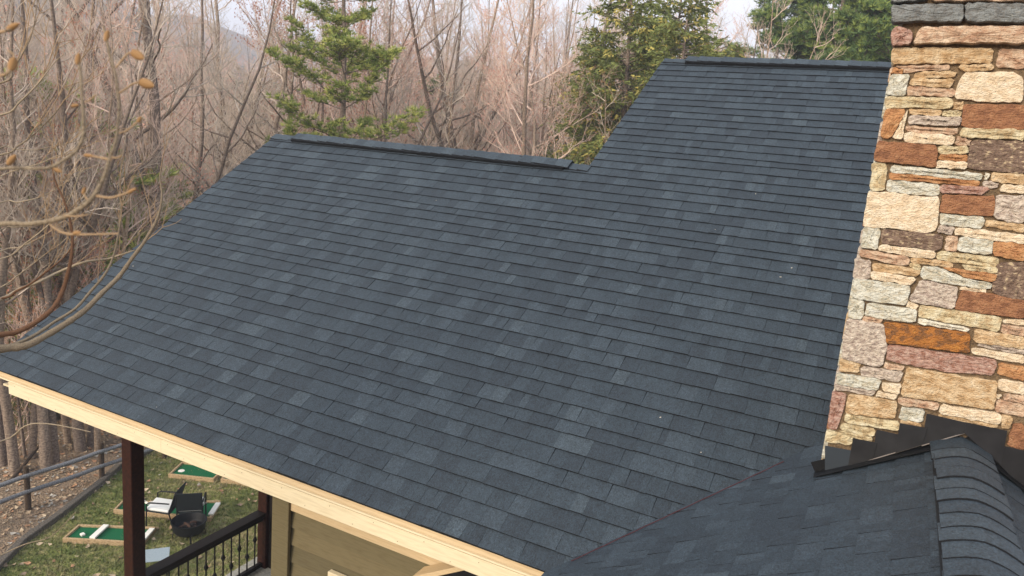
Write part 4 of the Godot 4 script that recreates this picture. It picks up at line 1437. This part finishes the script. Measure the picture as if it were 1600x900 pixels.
	while used.size() < 215 and tries < 9000:
		tries += 1
		var az := deg_to_rad(rng.randf_range(-67.0, 9.0))
		var r := 18.0 + 74.0 * pow(rng.randf(), 0.75)
		var p := Vector3(EYE.x + sin(az) * r, 0, EYE.z - cos(az) * r)
		var col := to_px(Vector3(p.x, 3.0, p.z)).x
		# the evergreens stand in front here
		if col > 1160 and r < 46.0: continue
		if col > 890 and col < 1115 and r < 36.0: continue
		if beyond(p.x, p.z) < 1.2: continue
		var ok := true
		for q in used:
			if q.distance_to(p) < 1.5 + r * 0.02: ok = false; break
		if not ok: continue
		used.append(p)
		var k := rng.randi() % v.size()
		var s := rng.randf_range(0.9, 1.45)
		plant("bare_tree", v[k][1], "tree", v[k][0], "branches", Vector3(p.x, ground_h(p.x, p.z), p.z), rng.randf() * TAU, Vector3(s, s * rng.randf_range(0.92, 1.12), s), "bare trees of the woods, kind %d" % (k + 1))
	var low := []
	tries = 0
	while low.size() < 150 and tries < 9000:
		tries += 1
		var az := deg_to_rad(rng.randf_range(-66.0, 4.0))
		var r := 17.0 + 45.0 * pow(rng.randf(), 0.8)
		var p := Vector3(EYE.x + sin(az) * r, 0, EYE.z - cos(az) * r)
		if beyond(p.x, p.z) < 0.8: continue
		low.append(p)
		var k := rng.randi() % sap.size()
		var s := rng.randf_range(0.6, 1.35)
		plant("sapling", sap[k][1], "sapling", sap[k][0], "branches", Vector3(p.x, ground_h(p.x, p.z), p.z), rng.randf() * TAU, Vector3(s, s, s), "saplings of the understory, kind %d" % (k + 1))
	# ---- evergreens
	var needle := foliage(rgb(132, 146, 76))
	var needle2 := foliage(rgb(182, 186, 106))
	var needle_d := foliage(rgb(96, 118, 72))
	var hem := foliage(rgb(112, 120, 66))
	var hem_gold := foliage(rgb(166, 154, 84))
	var pine_a := pine_tree(37, 16.5, 0.17, 0.26, 3.1, bark_b, needle, needle2, 17, 5, 0.17, 0.27)
	var pine_b := pine_tree(32, 15.0, 0.22, 0.22, 3.4, bark_b, needle_d, needle, 20, 8, 0.2, 0.16)
	var pine_s := pine_tree(33, 5.5, 0.06, 0.10, 1.9, bark_b, needle, needle2, 11)
	var hem_a := hemlock_tree(41, 11.5, 0.14, 2.1, bark_b, hem, hem_gold)
	var hem_b := hemlock_tree(42, 10.0, 0.12, 2.0, bark_b, hem, hem_gold)
	plant("pine_tree", "pine with level pads of bright green needles behind the left end of lower ridge", "pine tree", pine_a, "needles", ground_at(528, 26.0), 0.8, Vector3.ONE)
	plant("pine_tree", "dark pine far behind the lower ridge, half hidden by bare limbs", "pine tree", pine_b, "needles", ground_at(668, 50.0), 2.0, Vector3.ONE * 1.1)
	for s in [[1250, 36.0, 1.05, 0.3], [1330, 33.0, 1.05, 1.9], [1190, 52.0, 1.1, 3.0], [1400, 40.0, 1.1, 4.1], [1295, 44.0, 1.2, 5.2], [1368, 30.0, 0.9, 0.9]]:
		plant("pine_tree", "tall dense pine behind the upper ridge near the chimney", "pine tree", pine_b, "needles", ground_at(s[0], s[1]), s[3], Vector3(1.35, 1.45, 1.35) * s[2], "pines behind the upper ridge")
	for s in [[1262, 27.0, 1.0, 0.4]]:
		plant("pine_tree", "small light green pine just above the upper ridge", "pine tree", pine_s, "needles", ground_at(s[0], s[1]), s[3], Vector3(1.3, 2.1, 1.3))
	var hl := ["dense olive evergreen rising beside the left end of upper ridge", "yellowish evergreen with a pointed top touching the stepped roof edge", "dense evergreen low behind the notch between the two ridges", "dark evergreen deep behind the pale leaning tree"]
	var hs := [[965, 27.0, 1.18, 0.0], [1052, 25.5, 1.12, 1.4], [912, 29.0, 0.98, 2.6], [1015, 31.0, 1.32, 3.9]]
	for k in 4:
		plant("evergreen_tree", hl[k], "evergreen", hem_a if k % 2 == 0 else hem_b, "foliage", ground_at(hs[k][0], hs[k][1]), hs[k][3], Vector3(1.25, 1.25, 1.25) * hs[k][2])
	for s in [[92, 25.0, 1.9], [38, 28.0, 2.0], [135, 29.0, 1.8], [250, 33.0, 1.5], [270, 40.0, 1.3], [600, 30.0, 1.1], [690, 31.0, 1.0], [5, 27.0, 1.0], [220, 36.0, 1.0], [630, 26.0, 0.9]]:
		plant("young_pine", "young green pine growing among the bare saplings", "pine tree", pine_s, "needles", ground_at(s[0], s[1]), rng.randf() * TAU, Vector3.ONE * s[2], "young pines in the understory")
	for s in [[885, 37.0, 1.45], [990, 38.0, 1.75], [1075, 37.0, 1.7], [1120, 46.0, 1.9], [1030, 29.0, 1.3], [560, 34.0, 0.62], [640, 36.0, 0.70], [700, 40.0, 0.72], [880, 34.0, 0.80], [1100, 40.0, 1.0], [1150, 36.0, 0.9], [1215, 30.0, 0.9], [1300, 31.0, 1.0], [60, 45.0, 0.9], [140, 52.0, 1.0], [345, 55.0, 0.9], [415, 60.0, 1.0], [20, 38.0, 0.7], [240, 62.0, 1.1]]:
		plant("evergreen_tree", "olive evergreen standing among the bare trees of the woods", "evergreen", hem_b, "foliage", ground_at(s[0], s[1]), rng.randf() * TAU, Vector3.ONE * s[2], "evergreens scattered through the woods")
	for k in 22:
		plant("young_pine", "young green pine growing among the bare saplings", "pine tree", pine_s, "needles", ground_at(rng.randf_range(-20, 330), rng.randf_range(27.0, 46.0)), rng.randf() * TAU, Vector3.ONE * rng.randf_range(0.5, 1.1), "young pines in the understory")
	for k in 44:
		var px := rng.randf_range(-20, 420) if k < 26 else rng.randf_range(540, 900)
		var q := ground_at(px, rng.randf_range(24.0, 52.0))
		if beyond(q.x, q.z) < 1.5: continue
		var sc := rng.randf_range(0.24, 0.46)
		plant("evergreen_shrub", "low yellow-green evergreen shrub in the undergrowth of the woods", "shrub", hem_a if k % 2 == 0 else hem_b, "foliage", q, rng.randf() * TAU, Vector3(sc * 1.5, sc, sc * 1.5), "evergreen shrubs in the undergrowth")
	# ---- woods too far to count
	var far := []
	far.append([bare_tree(61, 13.0, 0.16, 0.2, 0.34, 9, bark_b, twig_b, null, 0.55), 0])
	far.append([bare_tree(62, 14.0, 0.15, 0.25, 0.32, 9, bark_a, twig_a, bud_r, 0.55), 1])
	far.append([bare_tree(63, 12.0, 0.14, 0.2, 0.36, 9, bark_c, twig_c, bud_r, 0.55), 2])
	for k in far.size() + 1:
		var list := []
		var count := 1500 if k < 3 else 800
		while list.size() < count:
			var az := deg_to_rad(rng.randf_range(-72.0, 14.0))
			var r := 86.0 + 330.0 * pow(rng.randf(), 1.4)
			if k < 3 and rng.randf() < 0.12: r = rng.randf_range(380.0, 590.0)
			var p := Vector3(EYE.x + sin(az) * r, 0, EYE.z - cos(az) * r)
			var s := rng.randf_range(0.8, 1.35) * (1.0 - r / 1400.0)
			p.y = ground_h(p.x, p.z) - 0.3
			list.append(Transform3D(Basis(Vector3.UP, rng.randf() * TAU).scaled(Vector3.ONE * s), p))
		for part in 2:
			var mm := MultiMesh.new()
			mm.transform_format = MultiMesh.TRANSFORM_3D
			mm.mesh = far[k][0][part] if k < 3 else hem_far(part, bark_b, needle_d, hem)
			mm.instance_count = list.size()
			for j in list.size(): mm.set_instance_transform(j, list[j])
			var o := MultiMeshInstance3D.new()
			o.name = numbered("distant_woods")
			o.multimesh = mm
			add_child(o)
			o.set_meta("kind", "stuff")
			tag(o, ["hazy %s of the bare woods covering the far hills", "hazy %s of the far evergreens dotted over the hills"][0 if k < 3 else 1] % ["trunks", "twigs" if k < 3 else "foliage"][part], "woods", "woods on the far hills")

var far_ever := []
func hem_far(part: int, bark: Material, g1: Material, g2: Material) -> ArrayMesh:
	if far_ever.is_empty(): far_ever = pine_tree(71, 13.0, 0.2, 0.15, 3.2, bark, g1, g2, 9)
	return far_ever[part]

# ---------------------------------------------------------------- the budding tree beside the camera
func px_path(rows: Array) -> Array:
	# rows of [px, py, depth, diameter in pixels]
	var pts := PackedVector3Array()
	var rad := PackedFloat32Array()
	var crv := Curve3D.new()
	for k in rows.size():
		var p := at_depth(rows[k][0], rows[k][1], rows[k][2])
		pts.append(p)
		rad.append(rows[k][3] * rows[k][2] / FOCAL * 0.27)
	# smooth by Catmull-Rom
	var sp := PackedVector3Array()
	var sr := PackedFloat32Array()
	for k in pts.size() - 1:
		var a := pts[maxi(k - 1, 0)]
		var d := pts[mini(k + 2, pts.size() - 1)]
		for s in 4:
			var t := s / 4.0
			sp.append(pts[k].cubic_interpolate(pts[k + 1], a, d, t))
			sr.append(lerpf(rad[k], rad[k + 1], t) * (1.0 + 0.10 * sin(k * 7.3 + s * 2.9)))
	sp.append(pts[-1]); sr.append(rad[-1])
	return [sp, sr]

func build_near_tree():
	var rng := RandomNumberGenerator.new()
	rng.seed = 55
	var bark_tex := noise_tex(91, 0.05, [rgb(92, 82, 72), rgb(158, 146, 130), rgb(196, 186, 168), rgb(128, 110, 94)], 512, FastNoiseLite.TYPE_SIMPLEX_SMOOTH, 5)
	var bn := noise_tex(92, 0.06, [], 512, FastNoiseLite.TYPE_SIMPLEX_SMOOTH, 4, true, 10.0)
	var bark := mat(rgb(200, 192, 180), 0.95, bark_tex, 5.0, bn, 1.0)
	var red := mat(rgb(160, 126, 106), 0.9, bark_tex, 5.0, bn, 1.0)
	var grey := mat(rgb(222, 214, 200), 0.9, bark_tex, 5.0)
	var twig_m := mat(rgb(160, 134, 104), 0.9)
	var bud_m := mat(rgb(152, 118, 80), 0.95)
	var base := at_depth(-330, 470, 3.3)
	var foot := Vector3(base.x - 0.4, LAWN_Y - 0.06, base.z + 0.3)
	var t := thing("budding_tree", "budding tree with bare twigs reaching over the roof's left corner", "tree", foot)
	var trunk := MB.new()
	trunk.tube(PackedVector3Array([Vector3(0, -0.3, 0), Vector3(0.05, 2.5, -0.05), base - foot + Vector3(-0.1, -1.2, 0.05), base - foot, base - foot + Vector3(0.1, 1.2, 0.0), base - foot + Vector3(0.0, 3.2, 0.1)]), PackedFloat32Array([0.17, 0.14, 0.105, 0.085, 0.06, 0.02]), 12, true)
	obj("trunk", trunk, bark, t)
	var limbs := [
		[bark, [[-330, 560, 3.3, 44], [-150, 562, 3.6, 34], [0, 545, 3.9, 24], [40, 540, 3.95, 22], [72, 524, 4.0, 19], [102, 506, 4.05, 18], [132, 485, 4.1, 16], [160, 457, 4.15, 14], [186, 432, 4.2, 13], [206, 404, 4.2, 11], [224, 380, 4.2, 10], [238, 357, 4.2, 9], [248, 335, 4.2, 7], [253, 305, 4.2, 5], [250, 275, 4.2, 4], [256, 240, 4.2, 3]]],
		[bark, [[0, 543, 3.95, 12], [48, 527, 4.05, 10], [85, 503, 4.15, 9], [118, 482, 4.2, 8], [142, 455, 4.25, 8], [163, 430, 4.25, 7], [176, 404, 4.3, 6], [184, 372, 4.3, 6], [189, 332, 4.3, 5], [188, 290, 4.3, 4], [190, 248, 4.3, 3]]],
		[red, [[-330, 520, 3.3, 30], [-120, 540, 3.6, 24], [0, 523, 3.8, 17], [28, 518, 3.85, 15], [60, 501, 3.9, 14], [84, 480, 3.95, 13], [98, 454, 4.0, 12], [106, 428, 4.0, 11], [112, 398, 4.0, 9], [113, 368, 4.0, 8], [108, 338, 4.0, 7], [98, 308, 4.0, 6], [86, 282, 4.0, 5], [80, 250, 4.0, 3]]],
		[grey, [[-330, 480, 3.3, 20], [-100, 500, 3.8, 12], [0, 468, 4.1, 10], [30, 452, 4.2, 9], [62, 440, 4.2, 8], [92, 425, 4.3, 8], [130, 410, 4.3, 7], [166, 405, 4.4, 6], [186, 399, 4.4, 5], [210, 391, 4.4, 3]]],
		[red, [[0, 467, 4.1, 7], [25, 455, 4.1, 7], [50, 442, 4.1, 6], [78, 420, 4.1, 5], [98, 404, 4.1, 4], [118, 380, 4.1, 3]]],
		[grey, [[0, 405, 4.2, 4], [40, 380, 4.2, 4], [75, 352, 4.2, 4], [105, 318, 4.2, 3], [128, 262, 4.2, 3]]],
		[bark, [[0, 242, 3.2, 5], [28, 228, 3.2, 5], [55, 208, 3.2, 4], [90, 172, 3.2, 4], [118, 130, 3.2, 2]]],
		[grey, [[0, 180, 3.4, 6], [30, 160, 3.4, 5], [60, 130, 3.4, 4], [85, 98, 3.4, 3], [100, 85, 3.4, 2]]],
		[bark, [[0, 130, 3.0, 6], [20, 108, 3.0, 5], [40, 75, 3.0, 4], [52, 45, 3.0, 3], [60, -10, 3.0, 2]]],
		[grey, [[0, 690, 4.6, 4], [40, 665, 4.6, 4], [72, 662, 4.6, 3], [110, 668, 4.6, 3], [142, 675, 4.6, 2]]],
		[bark, [[-60, 900, 3.4, 5], [0, 868, 3.6, 4], [40, 850, 3.6, 3], [80, 838, 3.6, 2], [118, 800, 3.6, 2]]],
	]
	var paths := []
	for L in limbs:
		var rows: Array = L[1]
		if rows[0][0] >= 0:
			rows = [[-330, rows[0][1] + 20, 3.3, rows[0][3] * 2.0], [-140, rows[0][1] + 15, lerpf(3.3, rows[0][2], 0.6), rows[0][3] * 1.3]] + rows
		var pth := px_path(rows)
		paths.append(pth)
		var mb := MB.new()
		var rel := PackedVector3Array()
		for q in pth[0]: rel.append(q - foot)
		mb.tube(rel, pth[1], 9, true)
		obj("limb", mb, L[0], t)
	# slender grey branches behind the limbs
	for k in 6:
		var y0 := 225.0 + k * 44.0 + rng.randf_range(-10, 10)
		var dep := rng.randf_range(4.4, 6.0)
		var rows := [[-330, y0 + 120, 3.3, 12.0], [-120, y0 + 60, lerpf(3.3, dep, 0.7), 7.0]]
		var x := 0.0
		var y := y0
		var slope := rng.randf_range(-0.1, 0.9)
		for j in 6:
			rows.append([x, y, dep, 3.6 - j * 0.4])
			var st := rng.randf_range(18, 34)
			x += st
			y -= st * slope
			slope += rng.randf_range(-0.12, 0.32)
		var pth := px_path(rows)
		paths.append(pth)
		var mb := MB.new()
		var rel := PackedVector3Array()
		for q in pth[0]: rel.append(q - foot)
		mb.tube(rel, pth[1], 6, true)
		obj("limb", mb, grey if k % 3 != 0 else bark, t)
	# fine side twigs
	var W := MB.new()
	for pth in paths:
		var n: int = pth[0].size()
		if to_px(pth[0][n - 1]).y > 550.0: continue
		for k in 4:
			var j := rng.randi_range(int(n * 0.55), n - 2)
			var p: Vector3 = pth[0][j]
			var d: Vector3 = (pth[0][j + 1] - p).normalized() + cam_u * rng.randf_range(-0.2, 1.0) + cam_r * rng.randf_range(-0.9, 0.5) + cam_f * rng.randf_range(-0.4, 0.4)
			var l := limb(W, rng, p - foot, d.normalized(), rng.randf_range(0.12, 0.42), maxf(0.0022, pth[1][j] * 0.38), 0.0014, 5, 4, 0.18, 0.05)
			for k2 in 3:
				limb(W, rng, along(l[0], rng.randf_range(0.3, 0.95)), (d.normalized() + Vector3(rng.randf_range(-1, 1), rng.randf_range(-0.4, 1), rng.randf_range(-1, 1))).normalized(), rng.randf_range(0.06, 0.2), 0.0020, 0.0012, 3, 3, 0.2, 0.05)
	obj("twig_spray", W, twig_m, t).set_meta("kind", "stuff")
	# the nearest twig with its buds
	var near := [
		[[-330, 420, 2.2, 30], [-120, 372, 1.7, 20], [-10, 351, 1.35, 15], [40, 350, 1.3, 14], [80, 345, 1.28, 14], [112, 334, 1.26, 14], [140, 314, 1.25, 14], [155, 292, 1.25, 12], [165, 270, 1.25, 11], [172, 246, 1.25, 10], [180, 224, 1.25, 9], [184, 198, 1.25, 8], [186, 170, 1.25, 8], [184, 140, 1.25, 8], [180, 113, 1.25, 7], [173, 90, 1.25, 7], [167, 62, 1.25, 8], [161, 40, 1.25, 5]],
		[[-330, 330, 2.2, 24], [-100, 280, 1.5, 14], [0, 264, 1.22, 9], [40, 263, 1.2, 9], [76, 262, 1.2, 9], [100, 250, 1.2, 9], [118, 237, 1.2, 9], [127, 222, 1.2, 9], [131, 203, 1.2, 9], [130, 175, 1.2, 9], [128, 140, 1.2, 8], [126, 112, 1.2, 8], [121, 86, 1.2, 5]],
		[[184, 147, 1.25, 6], [196, 139, 1.25, 6], [208, 131, 1.25, 6], [216, 129, 1.25, 6]],
		[[181, 106, 1.25, 6], [190, 95, 1.25, 6], [200, 84, 1.25, 6], [207, 83, 1.25, 6]],
		[[150, 306, 1.25, 8], [172, 309, 1.25, 7], [188, 305, 1.25, 6], [205, 299, 1.25, 5]],
		[[174, 250, 1.25, 7], [160, 247, 1.25, 7], [140, 243, 1.25, 5]],
		[[140, 315, 1.25, 7], [134, 308, 1.25, 6], [131, 300, 1.25, 5]],
		[[172, 245, 1.25, 6], [182, 247, 1.25, 6], [190, 243, 1.25, 4]],
		[[186, 208, 1.25, 5], [200, 203, 1.25, 6], [216, 189, 1.25, 6], [219, 185, 1.25, 4]],
		[[133, 160, 1.2, 5], [142, 155, 1.2, 5], [151, 147, 1.2, 4]],
		[[-330, 100, 2.2, 20], [-80, 62, 1.3, 12], [0, 50, 1.1, 9], [16, 46, 1.1, 10], [27, 38, 1.1, 5]],
		[[-330, 150, 2.2, 20], [-80, 125, 1.3, 12], [0, 118, 1.1, 8], [15, 108, 1.1, 9], [22, 88, 1.1, 6], [12, 78, 1.1, 4]],
		[[185, 365, 1.25, 4], [110, 366, 1.25, 7], [85, 356, 1.25, 6], [78, 350, 1.25, 5]],
		[[100, 337, 1.25, 5], [120, 338, 1.25, 5], [138, 335, 1.25, 3]],
	]
	for rows in near:
		var pth := px_path(rows)
		var mb := MB.new()
		var rel := PackedVector3Array()
		for q in pth[0]: rel.append(q - foot)
		mb.tube(rel, pth[1], 9, true)
		obj("twig", mb, twig_m if rows.size() < 7 else bark, t)
	var buds := [[215, 86, 1.25, 13.0, 9.0, 30.0], [229, 131, 1.25, 14.0, 9.5, 18.0], [167, 56, 1.25, 11.0, 5.0, -75.0], [206, 298, 1.25, 9.0, 3.5, -28.0], [138, 243, 1.25, 9.0, 3.5, 5.0], [122, 92, 1.2, 11.0, 5.0, -80.0], [117, 165, 1.25, 7.0, 3.5, -12.0], [131, 298, 1.25, 7.0, 3.5, -70.0], [218, 187, 1.25, 6.0, 4.0, -60.0], [120, 364, 1.25, 7.0, 4.5, -5.0], [20, 42, 1.1, 13.0, 6.0, -30.0], [20, 100, 1.1, 13.0, 8.0, -75.0], [18, 250, 1.22, 12.0, 6.0, -50.0], [90, 266, 1.22, 8.0, 4.0, 25.0]]
	for b in buds:
		# egg-shaped scale bud: centre px, depth, half length and half width in pixels, tilt
		var c := at_depth(b[0], b[1], b[2]) - foot
		var sc: float = b[2] / FOCAL
		var ang := deg_to_rad(b[5])
		var dir := (cam_r * cos(ang) - cam_u * sin(ang)).normalized()
		var pts := PackedVector3Array()
		var rad := PackedFloat32Array()
		for k in 9:
			var u := k / 8.0
			pts.append(c + dir * (u - 0.5) * 2.0 * b[3] * sc * 0.9)
			rad.append(maxf(0.0004, b[4] * sc * 0.85 * sqrt(maxf(0.0, 1.0 - pow(2.0 * u - 1.0, 2.0))) * (1.1 - 0.25 * u)))
		var mb := MB.new()
		mb.tube(pts, rad, 12)
		obj("bud", mb, bud_m, t)

# ---------------------------------------------------------------- scene
func _ready():
	set_axes()
	var cam := Camera3D.new()
	cam.name = "camera"
	cam.fov = rad_to_deg(2.0 * atan(450.0 / FOCAL))
	cam.near = 0.05
	cam.far = 6000.0
	var ca := CameraAttributesPhysical.new()
	ca.frustum_focal_length = 12.0 / tan(deg_to_rad(cam.fov) * 0.5)
	ca.frustum_focus_distance = 7.0
	ca.exposure_aperture = 6.0
	ca.frustum_near = 0.05
	ca.frustum_far = 6000.0
	add_child(cam)
	cam.transform = Transform3D(Basis(cam_r, cam_u, -cam_f), EYE)
	cam.attributes = ca
	cam.make_current()
	var env := Environment.new()
	env.background_mode = Environment.BG_SKY
	var sm := ProceduralSkyMaterial.new()
	sm.sky_top_color = Color(0.79, 0.82, 0.87)
	sm.sky_horizon_color = Color(0.99, 0.965, 0.96)
	sm.sky_curve = 0.2
	sm.ground_bottom_color = Color(0.30, 0.26, 0.22)
	sm.ground_horizon_color = Color(0.60, 0.57, 0.55)
	sm.sun_angle_max = 1.0
	var sky := Sky.new()
	sky.sky_material = sm
	env.sky = sky
	env.tonemap_mode = Environment.TONE_MAPPER_LINEAR
	env.tonemap_exposure = 1.95
	env.fog_enabled = true
	env.fog_density = 0.0017
	env.fog_light_color = Color(0.80, 0.83, 0.90)
	env.sdfgi_enabled = true
	env.ssao_enabled = true
	env.ssil_enabled = true
	var we := WorldEnvironment.new()
	we.name = "environment"
	we.environment = env
	add_child(we)
	var sun := DirectionalLight3D.new()
	sun.name = "sun"
	sun.light_energy = 0.95
	sun.light_angular_distance = 28.0
	sun.light_color = Color(1.0, 0.95, 0.88)
	sun.shadow_enabled = true
	add_child(sun)
	sun.look_at_from_position(Vector3.ZERO, Vector3(0.25, -0.42, -0.87))

	build_ground()
	# shingle colours: charcoal blends
	var gi := granule_images()
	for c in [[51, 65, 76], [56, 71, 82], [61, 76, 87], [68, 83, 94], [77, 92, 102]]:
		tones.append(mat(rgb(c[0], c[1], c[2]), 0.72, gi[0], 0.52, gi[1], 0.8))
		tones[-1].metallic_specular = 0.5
	asphalt = mat(rgb(24, 25, 28), 0.9)
	var house := thing("house", "tan house with charcoal shingle roofs, stone chimney and corner porch", "house")
	build_roofs(house)
	build_chimney(house)
	build_house_body(house)
	build_woods()
	build_lawn_things()
	build_near_tree()
	# pale specks of debris on the shingles
	var rng := RandomNumberGenerator.new()
	rng.seed = 6
	var bits := MB.new()
	for k in 9:
		var x := rng.randf_range(-3.2, 3.4)
		var t := rng.randf_range(0.1, 4.2)
		var p := Vector3(x, 0, 0) + roof_up * t + roof_n * 0.012
		var a := rng.randf() * TAU
		var l := rng.randf_range(0.002, 0.008)
		var d := Vector3.RIGHT * cos(a) + roof_up * sin(a)
		bits.beam(p - d * l, p + d * l, rng.randf_range(0.003, 0.008), 0.004, roof_n, 0.001)
	var bo := obj("roof_debris", bits, mat(rgb(190, 182, 168), 0.9), self)
	bo.set_meta("kind", "stuff")
	tag(bo, "pale twig bits and specks scattered over the shingles", "debris")
